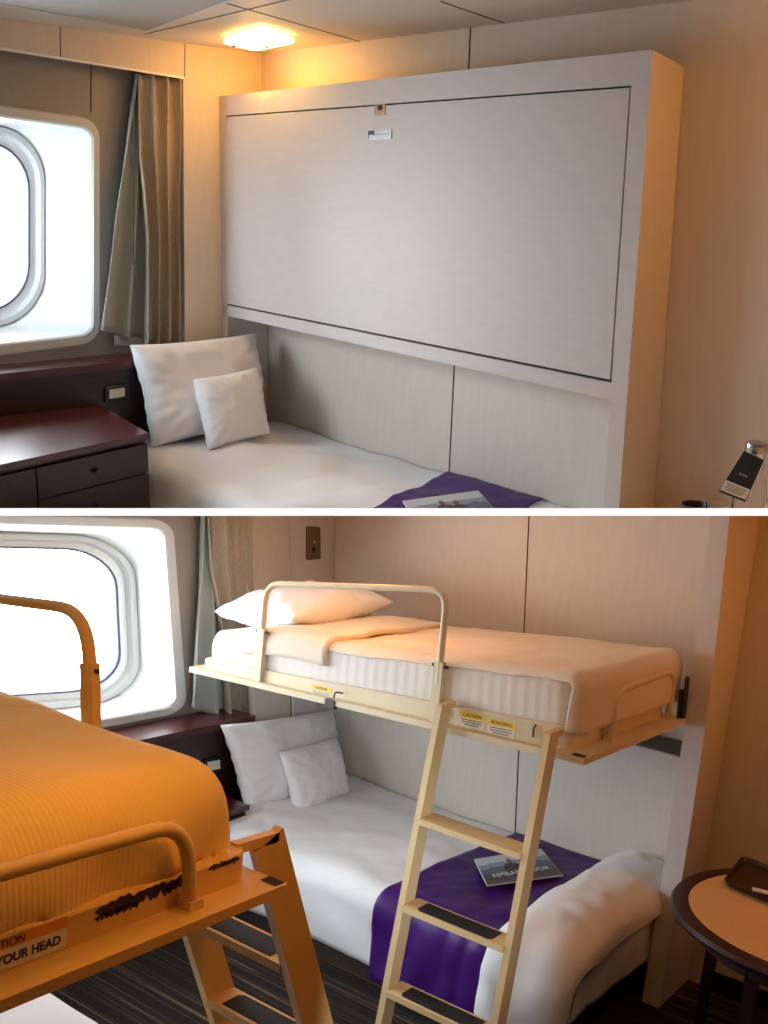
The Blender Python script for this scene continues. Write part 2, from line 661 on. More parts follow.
def window(name, hole, hx, ring, rx, ztop, yend, ystart, zlow, sky_span):
    qa, qb = quadmap(hole), quadmap(ring)
    n = 8
    X = lambda d: V((d, 0, 0))
    # recess wall with the opening
    outer = []
    for (s, t) in rrect(1.0, 1.0, .02, .02, n):
        p = qa(s * 6, t * 6)
        outer.append(V((hx, min(max(p.y, yend), ystart), min(max(p.z, zlow), ztop))))
    l0 = [qa(s, t) for (s, t) in rrect(.97, .97, .17, .15, n)]
    bm = loft([outer, l0])
    for f in list(bm.faces): pass
    structure('wall_left_recess' if name.endswith('1') else 'wall_left_recess_lower', bm, M['recess'])
    w = thing(name, base=qa(0, -1), kind='structure')
    b0 = [qa(s, t) for (s, t) in rrect(1, 1, .19, .16, n)]
    b1 = [qa(s, t, X(.014)) for (s, t) in rrect(.985, .985, .18, .15, n)]
    b2 = [qa(s, t, X(.014)) for (s, t) in rrect(.93, .915, .13, .11, n)]
    b3 = [qa(s, t, X(.004)) for (s, t) in rrect(.915, .90, .12, .10, n)]
    fin('window_border', loft([b0, b1, b2, b3]), M['frame_grey'], w, True, 50)
    r1 = [qb(s, t) for (s, t) in rrect(1.0, 1.0, .5, .52, n)]
    r0 = [b * .35 + a * .65 for a, b in zip(b3, r1)]
    fin('reveal', loft([b3, r0, r1]), M['white_plastic'], w, True, 35)
    g0 = [p + X(.016) for p in [qb(s, t) for (s, t) in rrect(.985, .98, .49, .51, n)]]
    g1 = [qb(s, t, X(.016)) for (s, t) in rrect(.945, .93, .46, .48, n)]
    g2 = [qb(s, t, X(-.02)) for (s, t) in rrect(.93, .91, .45, .47, n)]
    fin('porthole_ring', loft([r1, g0, g1, g2]), M['frame_grey'], w, True, 50)
    k0 = [qb(s, t, X(-.022)) for (s, t) in rrect(.865, .835, .41, .44, n)]
    fin('inner_flange', loft([g2, k0]), M['white_plastic'], w, False)
    k1 = [qb(s, t, X(-.012)) for (s, t) in rrect(.865, .835, .41, .44, n)]
    k2 = [qb(s, t, X(-.012)) for (s, t) in rrect(.845, .815, .40, .43, n)]
    k3 = [qb(s, t, X(-.03)) for (s, t) in rrect(.845, .815, .40, .43, n)]
    fin('gasket', loft([k0, k1, k2, k3]), M['gasket'], w)
    bm = bmesh.new()
    bm.faces.new([bm.verts.new(p) for p in k3])
    fin('glass', bm, M['pane'], w)
    # daylight: the overcast sky outside
    c = qb(0, 0)
    bm = bmesh.new()
    y0, y1, z0, z1 = sky_span
    bm.faces.new([bm.verts.new(p) for p in ((rx - .55, y0, z0), (rx - .55, y1, z0), (rx - .55, y1, z1), (rx - .55, y0, z1))])
    structure('sky' , bm, M['sky'])
    return qa, qb


hole = [U(-140, 372, x=-.1), U(99.5, 343, x=-.1), U(99.5, 119, x=-.1), U(-140, 84, x=-.1)]
ring = [U(-165, 348, x=-.36), U(44, 321, x=-.36), U(44, 130, x=-.36), U(-165, 108, x=-.36)]
window('window_1', hole, -.1, ring, -.36, 2.16, -2.8, -.39, .7, (-2.9, -.5, .4, 2.4))
bm = bmesh.new()
line_on(U(91, 60, x=-.099), U(91, 112, x=-.099), .004, (1, 0, 0), .001, bm)
structure('trim_5', bm, M['seam'])


def curtain(prefix, left, right, x0, nf, amp, material, parent, name, seedk, thick=.004, wob=.012, rayf=U):
    """cloth between two silhouettes given as measured points; x0 = mean distance from the wall"""
    zl = [rayf(*p, x=x0) for p in left]
    zr = [rayf(*p, x=x0) for p in right]

    def at(P, t):
        k = t * (len(P) - 1)
        i = min(int(k), len(P) - 2)
        return P[i].lerp(P[i + 1], k - i)

    def f(s, t):
        p = at(zl, t).lerp(at(zr, t), s)
        ph = 2 * pi * nf * s + seedk + .8 * sin(2.5 * t + seedk)
        a = amp * (.75 + .5 * t)
        p = p + V((a * sin(ph) + noise.noise(V((s * 6, t * 3, seedk))) * wob, a * .35 * cos(ph), 0))
        if t > .99: p.z += .004 * sin(ph * .5)
        return p
    bm = grid(f, 72, 36, thick=thick)
    return fin(name, bm, material, parent, True, 70)


ct = thing('curtain', 'pulled-back tan and grey curtain at the window beside the closed cabinet', 'curtain', U(150, 345, x=-.03))
curtain('c', [(137, 74), (125, 150), (112, 220), (97, 330)], [(143, 74), (150, 150), (152, 250), (148, 342)], -.055, 2.1, .022, M['lining'], ct, 'lining', 1.0)
curtain('c', [(140, 74), (140, 160), (146, 240), (144, 345)], [(183, 78), (182, 160), (178, 250), (178, 345)], -.024, 3.2, .026, M['curtain'], ct, 'curtain_panel', 2.2)
curtain('c', [(114, 335), (114, 340), (114, 345)], [(146, 338), (146, 343), (146, 347)], -.06, 1.2, .004, M['lining'], ct, 'hem', .3, wob=0)
bm = bmesh.new()
tube([U(133.5, 98, x=-.028), U(133.5, 265, x=-.028)], .0022, 6, bm)
fin('pull_cord', bm, mat('brown cord', (110, 82, 70), .6), ct)


# ---- closed fold-away bunk cabinet
def dpt(u, v, off=0.): return U(u, v, y=-D - off)


base = V((1.05, -.1, 1.0))
cb = thing('bunk_cabinet', 'tall off-white cabinet with the folded bunk shut behind its flat door', 'cabinet', base)
f_t, f_b = dpt(653, 50), dpt(619, 506)
r_t, r_b = U(684, 67, y=-.002), U(654, 506, y=-.002)
i_t, i_m, i_b = dpt(633.5, 51.5), dpt(612.5, 400), dpt(604, 506)
k = .5
ext = lambda a, b: b + (b - a) * k
bm = bmesh.new()
fo, fi, ro = ext(f_t, f_b), ext(i_m, i_b), ext(r_t, r_b)
ri_t, ri = V((i_t.x, -.002, r_t.z)), V((fi.x, -.002, fi.z))
poly_prism(bm, [fi, fo, ro, ri], [i_t, f_t, r_t, ri_t])
bevel(bm, .0025, 1)
fin('right_side_panel', bm, M['cabinet'], cb)
a, b_ = dpt(219, 96), dpt(222, 500)
bm = slabquad(a, dpt(226, 95.3), dpt(228.3, 500), b_, (0, D - .002, 0))
fin('left_side_panel', bm, M['cabinet'], cb)
bm = slabquad(dpt(226.2, 95.4), dpt(633.2, 51.7), dpt(632, 85.3), dpt(226.3, 115.6), (0, .03, 0))
fin('header_panel', bm, M['cabinet'], cb)
bm = slabquad(dpt(221.4, 304.2), dpt(611.6, 383), dpt(612.4, 400), dpt(221.6, 314.5), (0, .03, 0))
fin('lower_rail', bm, M['cabinet'], cb)
bm = slabquad(dpt(226.2, 95.4, -.005), dpt(633.2, 51.7, -.005), V((2.06, -.003, r_t.z - .004)), V((.01, -.003, a.z)), (0, 0, -.015))
fin('top_panel', bm, M['cabinet'], cb)
bm = slabquad(dpt(227, 116, -.014), dpt(634, 85, -.014), dpt(612.5, 384, -.014), dpt(221.5, 304, -.014), (0, .01, 0))
fin('shadow_gap', bm, M['seam'], cb)
z0 = dpt(221.6, 314.5).z
bm = slabquad(dpt(221.6, 312, -.03), dpt(612, 396, -.03), V((2.07, -.003, 1.015)), V((.005, -.003, 1.06)), (0, 0, .01))
fin('bottom_panel', bm, M['cabinet'], cb)
dr = fin('folding_door', None or slabquad(dpt(226.8, 117), dpt(629.6, 87.7), dpt(609.8, 379.6), dpt(222.4, 302.6), (0, .018, 0), .0015), M['cabinet'], cb)
bm = slabquad(dpt(374.5, 104.7, .002), dpt(385.5, 103.8, .002), dpt(385.3, 115, .002), dpt(374.3, 115.4, .002), (0, .003, 0), .0006)
lk = fin('lock_plate', bm, M['brass'], dr)
fin('keyhole', disc(dpt(380, 107.6, .0015), .009, .006, (0, -1, 0), 16), M['dark_metal'], dr)
# recessed flush pull
bm = bmesh.new()
q = quadmap([dpt(367, 140.4, .002), dpt(391.3, 139, .002), dpt(391.3, 128.2, .002), dpt(367.4, 130.4, .002)])
lo_ = [[q(s, t, V((0, o, 0))) for (s, t) in rrect(k1, k2, .12, .2, 3)] for k1, k2, o in ((1, 1, .003), (1, 1, -.001), (.93, .86, -.001), (.9, .8, .002))]
loft(lo_, bm)
bm.faces.new([bm.verts.new(p) for p in lo_[-1]])
fh = fin('flush_pull', bm, M['chrome'], dr)
bm = slabquad(q(-.88, .1, V((0, -.0015, 0))), q(-.5, .1, V((0, -.0015, 0))), q(-.5, .8, V((0, -.0015, 0))), q(-.88, .8, V((0, -.0015, 0))), (0, .002, 0))
fin('finger_recess', bm, M['dark_metal'], dr)
bm = slabquad(q(-.5, .06, V((0, -.0022, 0))), q(.9, .06, V((0, -.0022, 0))), q(.9, -.02, V((0, -.0022, 0))), q(-.5, -.02, V((0, -.0022, 0))), (0, .002, 0))
fin('pull_lip', bm, M['dark_metal'], dr)

# ---- ceiling light
zc = H - .028
cor = [U(221, 43.5, z=zc), U(255, 51.5, z=zc), U(297, 43, z=zc), U(262, 31.5, z=zc)]
c = sum(cor, V()) / 4
lt = thing('ceiling_light', 'square glowing glass light on the ceiling above the closed cabinet', 'ceiling light', (c.x, c.y, H))
q = quadmap(cor)
lo_ = [[q(s, t, V((0, 0, dz))) for (s, t) in rrect(k1, k1, .22, .22, 6)] for k1, dz in ((.98, .014), (1.0, .006), (.97, 0.))]
bm = loft(lo_)
bm.faces.new([bm.verts.new(p) for p in lo_[0]])
bm.faces.new([bm.verts.new(p) for p in lo_[-1]])
fin('diffuser', bm, M['lamp_lit'], lt)
lo_ = [[q(s, t, V((0, 0, dz))) for (s, t) in rrect(k1, k1, .15, .15, 4)] for k1, dz in ((.55, .0275), (.55, .013))]
bm = loft(lo_)
bm.faces.new([bm.verts.new(p) for p in lo_[-1]])
fin('mounting_base', bm, M['white_plastic'], lt)
for (s, t) in ((.62, -.1), (-.42, -.86)):
    fin('clip_knob', disc(q(s, t, V((0, 0, .001))), .006, .008, (0, 0, -1), 12), M['dark_metal'], lt)

# ---- headboard ledge and its light switch
zl = .905
r = thing('headboard_ledge', 'dark cherry ledge and back panel under the window of the closed-cabinet cabin', 'ledge', (.0, -1.2, 0))
bm = slabquad((-.09, -.47, zl), (-.09, -2.78, zl - .02), (.105, -2.78, zl - .02), (.105, -.47, zl), (0, 0, -.03), .0)
slabquad((.003, -D - .012, zl), (.003, -.47, zl), (.105, -.47, zl), (.105, -D - .012, zl), (0, 0, -.03), .0, bm=bm)
fin('ledge_top', bm, M['wood'], r)
fin('back_panel', box(.03, .095, -2.78, -D - .012, -.6, zl - .032), M['wood_dark'], r)


def switch(rayf, pts, xx, label):
    c = [rayf(*p, x=xx) for p in pts]
    m_ = sum(c, V()) / 4
    r = thing('light_switch', label, 'switch', m_)
    q = quadmap(c)
    lo_ = [[q(s, t, V((dz, 0, 0))) for (s, t) in rrect(k1, k2, .12, .18, 3)] for k1, k2, dz in ((1, 1, 0), (1, 1, .007), (.94, .9, .01), (.72, .64, .01), (.70, .62, .006))]
    bm = loft(lo_)
    bm.faces.new([bm.verts.new(p) for p in lo_[-1]])
    fin('surround', bm, M['black_plastic'], r)
    for k in range(3):
        a = -.66 + k * .44
        bm = slabquad(q(a + .01, -.58, V((.006, 0, 0))), q(a + .43, -.58, V((.006, 0, 0))), q(a + .43, .58, V((.006, 0, 0))), q(a + .01, .58, V((.006, 0, 0))), (.006, 0, 0), .001)
        fin('rocker', bm, M['ivory'], r)
    return r


switch(U, [(104, 402.5), (127.5, 398), (127.5, 383.5), (104, 387)], .096, 'black framed light switch with ivory rockers above the night table, under a window')

# ---- night table
zn = .738
c4 = [U(97, 403, z=zn), U(148.5, 433, z=zn), U(8, 463, z=zn), None]
fd = (c4[2] - c4[1])
c2 = c4[1] + fd * 1.5
c3 = V((.1, c2.y - .1, zn))
c4[0].x = .106
c4[0].y -= .01
nt_ = thing('night_table', 'dark cherry night table with drawers beside the bed below the shut bunk cabinet', 'night table', (.4, -1.3, 0))
bm = slabquad(c4[0], c4[1], c2, c3, (0, 0, -.022), .003)
fin('table_top', bm, M['wood'], nt_)
bm = slabquad(c4[0] + V((0, -.006, -.024)), c4[1] + V((-.012, -.008, -.024)), c2 + V((-.012, 0, -.024)), c3 + V((0, 0, -.024)), (0, 0, -.8))
fin('carcass', bm, M['wood_dark'], nt_)
n_ = V((fd.y, -fd.x, 0)).normalized()
if n_.x < 0: n_ = -n_
fdn = fd.normalized()
p0 = c4[1] + V((0, 0, -.026)) + n_ * -.002
w1 = (U(34, 466, z=zn - .03) - c4[1]).dot(fdn)
for (a, b_, z1, z2) in ((.012, w1, -.01, -.115), (.012, w1, -.12, -.26), (w1 + .006, w1 + .4, -.01, -.26)):
    A, B = p0 + fdn * a, p0 + fdn * b_
    bm = slabquad(A + V((0, 0, z1)), B + V((0, 0, z1)), B + V((0, 0, z2)), A + V((0, 0, z2)), n_ * .008, .0015)
    d_ = fin('drawer', bm, M['wood_dark'], nt_)
    if a < .1:
        m_ = (A + B) / 2 + V((0, 0, (z1 + z2) / 2)) + n_ * .008
        fin('knob', lathe((0, 0, 0), [(.006, 0), (.006, .006), (.011, .010), (.011, .015), (.006, .018)], 14), M['dark_metal'], d_)
        kk = d_.children[0]
        kk.data.transform(Matrix.Translation(V((.4, -1.3, 0))))
        kk.data.transform(Matrix.Translation(m_ - V((.4, -1.3, 0))) @ n_.to_track_quat('Z', 'Y').to_matrix().to_4x4())


# ---- beds
def duvet_h(p, q, seed, top):
    w = noise.noise(V((p * 2.3, q * 3.5, seed))) * .02 + noise.noise(V((p * 7 + q * 3, q * 6, seed + 3))) * .011
    w += .5 * noise.noise(V((p * 3 - q * 6, q * 2.2 + p * 3, seed + 8))) * .016 + .004 * noise.noise(V((p * 18 + q * 8, q * 13 - p * 6, seed)))
    return w


def bed_surface(prm, off=0.):
    xc, yc, r, top, seed, bump, slope = prm

    def f(p, q):
        o = duvet_h(p, q, seed, top)
        base = drape_pt(p, q, xc, yc, r, top)
        e = 1e-3
        a = drape_pt(p + e, q, xc, yc, r, top) - base
        b = drape_pt(p, q + e, xc, yc, r, top) - base
        n = -a.cross(b)
        n = n.normalized() if n.length > 1e-12 else V((0, 0, 1))
        if n.z < -.2: n = -n
        dn = bump(p, q) if bump else 0
        edge = min(1, q / .08)
        return base + n * (o * (.4 + .6 * edge) + off + dn) + V((0, 0, slope * (p - 1)))
    return f


def upper_bump(p, q): return .02 * math.exp(-((p - .15) / .3) ** 2)


bed_u = (2.02, .775, .09, .545, 1.0, upper_bump, 0.)
SU = bed_surface(bed_u)
bd = thing('single_bed', 'single bed made up in white under the shut bunk cabinet', 'bed', (1.05, -.48, 0))
bm = grid(lambda s, t: SU(.1 + s * 2.25, .004 + t * 1.25), 90, 50, thick=-.012)
fin('duvet', bm, M['cotton'], bd, True, 80)
fin('mattress', box(.1, 2.0, -.85, -.01, .25, .5, .04, 3), M['cotton'], bd)
fin('bed_base', box(.1, 2.0, -.84, -.02, -.6, .25), M['skirt'], bd)


def runner(S, l, r_, q1, off=.007):
    def f(s, t):
        q = .006 + t * q1
        a, b = l(q), r_(q)
        p = a + (b - a) * s
        hang = min(1., max(0., (q - .75) / .25))
        w = .012 * noise.noise(V((p * 9, q * 4 + p * 4, 11))) * (.35 + hang) + .010 * sin(p * 26 + 5 * q) * hang * .7
        return S(p, q) + V((0, 0, off * .5)) + V((0, -off if t > .7 else 0, 0)) + V((0, -abs(w) * hang, abs(w) * (1 - hang)))
    return grid(f, 40, 60, thick=-.004)


SU2 = bed_surface(bed_u, .008)
rn = fin('bed_runner', runner(SU2, lambda q: 1.205 + .36 * q, lambda q: 1.68 + .3 * q, 1.1), M['purple'], None, True, 80)
tag(rn, 'purple satin runner over the bed below the shut bunk cabinet', 'bed runner')
rebase(rn)


def brochure(rayf, A, B, C, Dp, label, z):
    A, B, C, Dp = V(A), V(B), V(C), V(Dp)
    r = thing('brochure', label, 'brochure', (A + B + C + Dp) / 4)
    X = ((B - A) + (C - Dp)).normalized()
    nrm = (B - A).cross(Dp - A).normalized()
    if nrm.z < 0: nrm = -nrm
    bm = bmesh.new()
    q = quadmap([Dp, C, B, A])
    slabquad(q(-1, -1), q(1, -1), q(1, 1), q(-1, 1), nrm * .004, bm=bm)
    fin('pages', bm, M['paper_white'], r)
    # the cover: sky, hills, the shore, in the sheet's own frame
    rows = [(-1, -.82, (96, 58, 44)), (-.82, -.3, (44, 44, 58)), (-.3, .1, (66, 84, 118)), (.1, .45, (120, 138, 160)), (.45, 1, (190, 200, 210))]
    bm = bmesh.new()
    g = 24
    vs = [[bm.verts.new(q(-.99 + 1.98 * i / g, -.99 + 1.98 * j / g, nrm * (.0046 + .0)) + V((0, 0, .0))) for j in range(g + 1)] for i in range(g + 1)]
    for i in range(g):
        for j in range(g):
            f = bm.faces.new((vs[i][j], vs[i + 1][j], vs[i + 1][j + 1], vs[i][j + 1]))
            t = -.99 + 1.98 * (j + .5) / g + .16 * noise.noise(V((i * .18, j * .1, 2)))
            for k, (a, b, c) in enumerate(rows):
                if a <= t < b or (k == 4 and t >= b): f.material_index = k
    cov = fin('cover_photo', bm, [COVER[k] for k in range(5)], r)
    # two people seen from the chest up, in the print
    for k, (cx, cy, s_) in enumerate(((-.12, .12, 1.), (.22, .02, .95))):
        def P(x, y, h=.0052): return q(cx + x * s_, cy + y * s_, nrm * h)
        bm = bmesh.new()
        pts = [(-.2, -.62), (.2, -.62), (.23, -.1), (.16, .12), (.05, .2), (-.05, .2), (-.17, .12), (-.24, -.1)]
        bm.faces.new([bm.verts.new(P(*p)) for p in pts])
        fin('printed_torso', bm, M['jacket'], r)
        bm = bmesh.new()
        bm.faces.new([bm.verts.new(P(.075 * cos(a * pi / 8), .34 + .17 * sin(a * pi / 8), .0054)) for a in range(16)])
        fin('printed_face', bm, M['skin'], r)
    Y = (A - Dp).normalized()
    text_mesh('AMBASSADOR', .038 * (B - A).length / .3, M['white_ink'], r, 'title', q(.02, -.42, nrm * .006), X, Y, extrude=.0001)
    return r


COVER = [mat('printed shore', (96, 58, 44), .35), mat('printed hills', (44, 44, 58), .35), mat('printed far hills', (70, 88, 120), .35),
         mat('printed mist', (128, 146, 168), .35), mat('printed sky', (196, 206, 216), .35)]
zb = .575
A, B = U(402.5, 502, z=zb), U(478, 491.5, z=zb)
dn_ = (U(496, 512, z=zb - .005) - B).normalized()
brochure(U, A, B, B + dn_ * .30, A + dn_ * .30, 'glossy brochure on the purple runner of the bed below the shut bunk cabinet', zb)

pl = fin('pillow', cushion([U(151, 448, x=.24), U(268, 424, x=.235), U(256, 333, x=.12), U(129.5, 345, x=.13)], .17, .05, 36, .012, 3), M['cotton_soft'], None, True, 80)
tag(pl, 'large white pillow leaning by the light switch, in the cabin with the shut bunk', 'pillow')
rebase(pl)
pl = fin('cushion', cushion([U(208, 451, x=.40), U(270.5, 434, x=.40), U(257, 367, x=.285), U(193, 379, x=.295)], .13, .05, 30, .009, 5), M['cotton_soft'], None, True, 80)
tag(pl, 'small white cushion on the bed below the shut bunk cabinet', 'cushion')
rebase(pl)

# ---- side table with tray, tumbler and carafe at the right edge
ty = -.26
cz = U(744, 512, y=ty)
tz = .70
g = U(696, 500, y=-.2)
hb = g.z - tz - .012
bm = lathe((g.x, g.y, tz), [(.025, 0), (.032, .008), (.040, hb), (.038, hb), (.03, .012), (.01, .01)], 28)
o = fin('dark_bowl', bm, M['black_plastic'], None, True, 50)
tag(o, 'small dark bowl by the orange wall, to the left of the glass carafe', 'bowl')
rebase(o)
g = U(718, 503, y=-.2)
hb = g.z - tz
bm = lathe((g.x, g.y, tz), [(.026, 0), (.03, .004), (.034, hb), (.032, hb), (.027, .006), (.005, .006)], 24)
o = fin('tumbler', bm, M['glass_clear'], None, True, 50)
tag(o, 'clear glass tumbler between the dark bowl and the carafe', 'glass')
rebase(o)
bx_ = V((cz.x + .012, ty, tz))
ct_ = thing('carafe', 'clear glass carafe with steel cap and a black tag on its neck', 'carafe', bx_)
hcap = U(747, 440, y=ty).z - tz
prof = [(.04, 0), (.046, .01), (.046, hcap * .42), (.036, hcap * .62), (.026, hcap * .74), (.025, hcap - .02)]
prof2 = [(a - .004, b) for a, b in prof[::-1]][:-2] + [(.04, .012), (.004, .01)]
fin('glass_body', lathe(bx_, prof + prof2, 28), M['glass_clear'], ct_, True, 50)
fin('cap', lathe(bx_ + V((0, 0, hcap - .028)), [(.024, 0), (.029, 0), (.03, .004), (.03, .024), (.027, .028), (.006, .029)], 28), M['chrome'], ct_, True, 40)
yt = ty - .06
tq = [U(718.5, 491.5, y=yt - .02), U(745, 502, y=yt - .02), U(764, 460, y=yt), U(744, 451, y=yt)]
q = quadmap(tq)
tg = fin('neck_tag', slabquad(q(-1, -1), q(1, -1), q(1, 1), q(-1, 1), (0, .0015, 0)), M['black_plastic'], ct_)
O = lambda h: V((0, -h, 0))
fin('tag_panel', slabquad(q(-.97, -.9, O(.001)), q(.97, -.9, O(.001)), q(.97, -.42, O(.001)), q(-.97, -.42, O(.001)), (0, .001, 0)), M['white_sticker'], tg)
for k, s_ in enumerate(('COMPLIMENTARY', 'MINERAL WATER', 'FOR YOUR CABIN')):
    pass
xd, yd = (q(1, 0) - q(-1, 0)), (q(0, 1) - q(0, -1))
for k in range(4):
    t = -.52 - .09 * k
    w = (.8, .7, .78, .6)[k]
    fin('print_line', slabquad(q(-w, t - .02, O(.0016)), q(w, t - .02, O(.0016)), q(w, t + .02, O(.0016)), q(-w, t + .02, O(.0016)), (0, .0005, 0)), mat('grey print', (120, 112, 104), .6), tg)
fin('print_mark', slabquad(q(-.35, .02, O(.0012)), q(.35, .02, O(.0012)), q(.35, .10, O(.0012)), q(-.35, .10, O(.0012)), (0, .0006, 0)), mat('gold print', (150, 130, 100), .6), tg)
#PART3
# ================================================================== LOWER CABIN
CUR['tag'] = 'lo'
DL = .32
structure('floor_carpet', box(-.05, 4.6, -4.0, .05, -.04, 0), M['carpet'])
# back wall with its two panels (the joint measured at both ends)
structure('wall_back_lower', box(-.09, 4.6, 0, .05, 0, 2.1), M['panel'])
bm = bmesh.new()
line_on(V((1.10, 0, 2.1)), V((1.232, 0, 0)), .006, (0, -1, 0), bm=bm)
structure('trim_6', bm, M['seam'])
structure('baseboard_back', box(2.15, 4.6, -.012, 0, 0, .075, .002), M['baseboard'])
# window-side wall
wy = -.645
bm = slabquad((-.115, .02, 2.1), (.074, .02, .60), (.074, -.56, .60), (-.115, wy - .04, 2.1), (-.04, 0, 0))
structure('wall_left_lower', bm, M['panel'])
hole = [U and L(-130, 772, x=-.1), L(187, 712, x=-.1), L(172.5, 519, x=-.1), L(-130, 508, x=-.1)]
ring = [L(-165, 725, x=-.36), L(141, 702, x=-.36), L(133, 536, x=-.36), L(-165, 526, x=-.36)]
window('window_2', hole, -.1, ring, -.36, 2.05, -3.6, -.48, .4, (-3.3, -.6, .2, 1.9))

ct = thing('curtain', 'pulled-back tan and grey curtain hanging behind the head of the open bunk', 'curtain', L(225, 720, x=-.03))
curtain('c', [(203, 490), (200, 560), (193, 640), (187, 706)], [(214, 490), (216, 560), (222, 640), (228, 722)], -.05, 1.8, .026, M['lining'], ct, 'lining', 1.0, rayf=L)
curtain('c', [(208, 490), (210, 570), (222, 650), (226, 725)], [(252, 490), (253, 570), (256, 650), (261, 723)], -.02, 3.2, .032, M['curtain'], ct, 'curtain_panel', 2.2, rayf=L)
curtain('c', [(206, 716), (206, 720), (206, 724)], [(232, 716), (232, 722), (232, 726)], -.07, 1.6, .006, M['lining'], ct, 'hem', .3, rayf=L)

# ledge with back panel under the window
zl = .765
r = thing('headboard_ledge', 'dark cherry ledge and back panel under the window of the open-bunk cabin', 'ledge', (.0, -1.2, 0))
fin('ledge_top', slabquad((-.09, -.625, zl), (-.09, -3.5, zl - .02), (.105, -3.5, zl - .02), (.105, -.625, zl), (0, 0, -.03), .002), M['wood'], r)
bm = box(.02, .095, -3.5, -.625, 0, zl - .032)
box(.02, .095, -.625, -DL - .012, 0, .595, bm=bm)
fin('back_panel', bm, M['wood_dark'], r)
switch(L, [(203, 775), (222, 770), (221, 755.5), (203, 759)], .096, 'black framed light switch with ivory rockers beside the pillow under the open bunk')

# ---- night table between the beds
zn = .44
A = L(245, 803, z=zn)
nt_ = thing('night_table', 'dark cherry night table under the window, half hidden by the orange-lit bunk', 'night table', (.2, -1.2, 0))
fin('table_top', box(.1, A.x + .03, -1.75, A.y, zn - .022, zn, .003), M['wood'], nt_)
fin('carcass', box(.1, A.x + .015, -1.74, A.y - .01, 0, zn - .024), M['wood_dark'], nt_)
for z1, z2 in ((.02, .2), (.21, .4)):
    d_ = fin('drawer', box(A.x + .015, A.x + .026, -1.73, A.y - .015, z1, z2, .002), M['wood_dark'], nt_)
    bm = disc((A.x + .026, A.y - .35, (z1 + z2) / 2), .008, .014, (1, 0, 0), 14, None, .012)
    fin('knob', bm, M['dark_metal'], d_)

# ---- cabinet shell of the open bunk
cb = thing('bunk_cabinet', 'open off-white cabinet frame around the lowered bunk', 'cabinet', (1.05, -.16, 0))


def lpt(u, v, off=0.): return L(u, v, y=-DL - off)


it, im, ib = lpt(711, 516), lpt(679, 764), lpt(641, 1008)
ot, om, ob_ = lpt(729, 516), lpt(700, 764), lpt(658.5, 1008)
rt, rb = L(759, 528, y=-.002), L(722, 763, y=-.002)
rr = rb + (rb - rt) * ((rb.z) / (rt.z - rb.z))
it, ot, rt = [p + (p - q_) * .25 for p, q_ in ((it, im), (ot, om), (rt, rb))]
for p in (ib, ob_, rr): p.z = 0.0
bm = bmesh.new()
secs = []
for t in (0, .35, .5, .65, .8, 1.0):
    def cv(a, m_, b): return a.lerp(b, t) + (m_ - a.lerp(b, (a.z - m_.z) / (a.z - b.z))) * (4 * t * (1 - t))
    fi_, fo_ = cv(it, im, ib), cv(ot, om, ob_)
    re = rt.lerp(rr, t)
    secs.append([fi_, fo_, V((re.x, -.002, fo_.z)), V((fi_.x, -.002, fi_.z))])
loft(secs, bm)
bm.faces.new([v for v in bm.verts[:4]]) if False else None
fin('right_side_panel', bm, M['cabinet'], cb, True, 30)
lt_, lb_ = lpt(290.5, 516), lpt(294, 712)
bt_, bb_ = L(335, 516, y=-.002), L(334, 712, y=-.002)
e1, e2 = lb_ + (lb_ - lt_) * .9, bb_ + (bb_ - bt_) * .8
u1, u2 = lt_ + (lt_ - lb_) * .4, bt_ + (bt_ - bb_) * .4
bm = slabquad(u1, u2, e2, e1, (-.09, 0, 0))
fin('left_side_panel', bm, M['cabinet'], cb)
fin('front_stile', slabquad(u1 + V((-.022, .002, 0)), u1 + V((-.016, .002, 0)), e1 + V((-.016, .002, 0)), e1 + V((-.022, .002, 0)), (0, -.003, 0)), M['seam'], cb)
f1, f2 = L(640, 751, y=-.30), L(677, 757, y=-.30)
g1, g2 = L(640, 764, y=-.30), L(676, 774, y=-.30)
f0 = V((.05, -.30, f2.z + .03))
g0 = V((.05, -.30, g2.z + .03))
fin('lower_rail', slabquad(f0, V((2.05, -.3, f2.z + .0)), V((2.045, -.3, g2.z)), g0, (0, .02, 0)), M['cabinet'], cb)
fin('shelf_board', slabquad(f0 + V((0, .02, -.01)), V((2.05, -.28, f2.z - .01)), V((2.05, -.004, f2.z - .01)), V((.05, -.004, f0.z - .01)), (0, 0, -.012)), M['dark_metal'], cb)
# key switch plate on the wall strip at the head
c4 = [L(306, 559, y=-.002), L(320.5, 559, y=-.002), L(320, 526, y=-.002), L(306, 526, y=-.002)]
xs = -.018
c4 = [L(a, b, x=-.0) for a, b in ((306, 559), (320.5, 559), (320, 526), (306, 526))]
c4 = [p + V((.045, 0, 0)) for p in [L(a, b, x=.0) for a, b in ((306, 560), (320.5, 560), (320, 526), (306, 526))]]


def side_x(p):   # the inner face of the left side panel
    fr = e1.x + (u1.x - e1.x) * (p.z - e1.z) / (u1.z - e1.z)
    rr_ = e2.x + (u2.x - e2.x) * (p.z - e2.z) / (u2.z - e2.z)
    return fr + (rr_ - fr) * min(1, max(0, (p.y + DL) / DL)) + .002


def on_side(u, v):
    x = .03
    for _ in range(8):
        p = L(u, v, x=x)
        x = side_x(p) + .002
    return L(u, v, x=x)


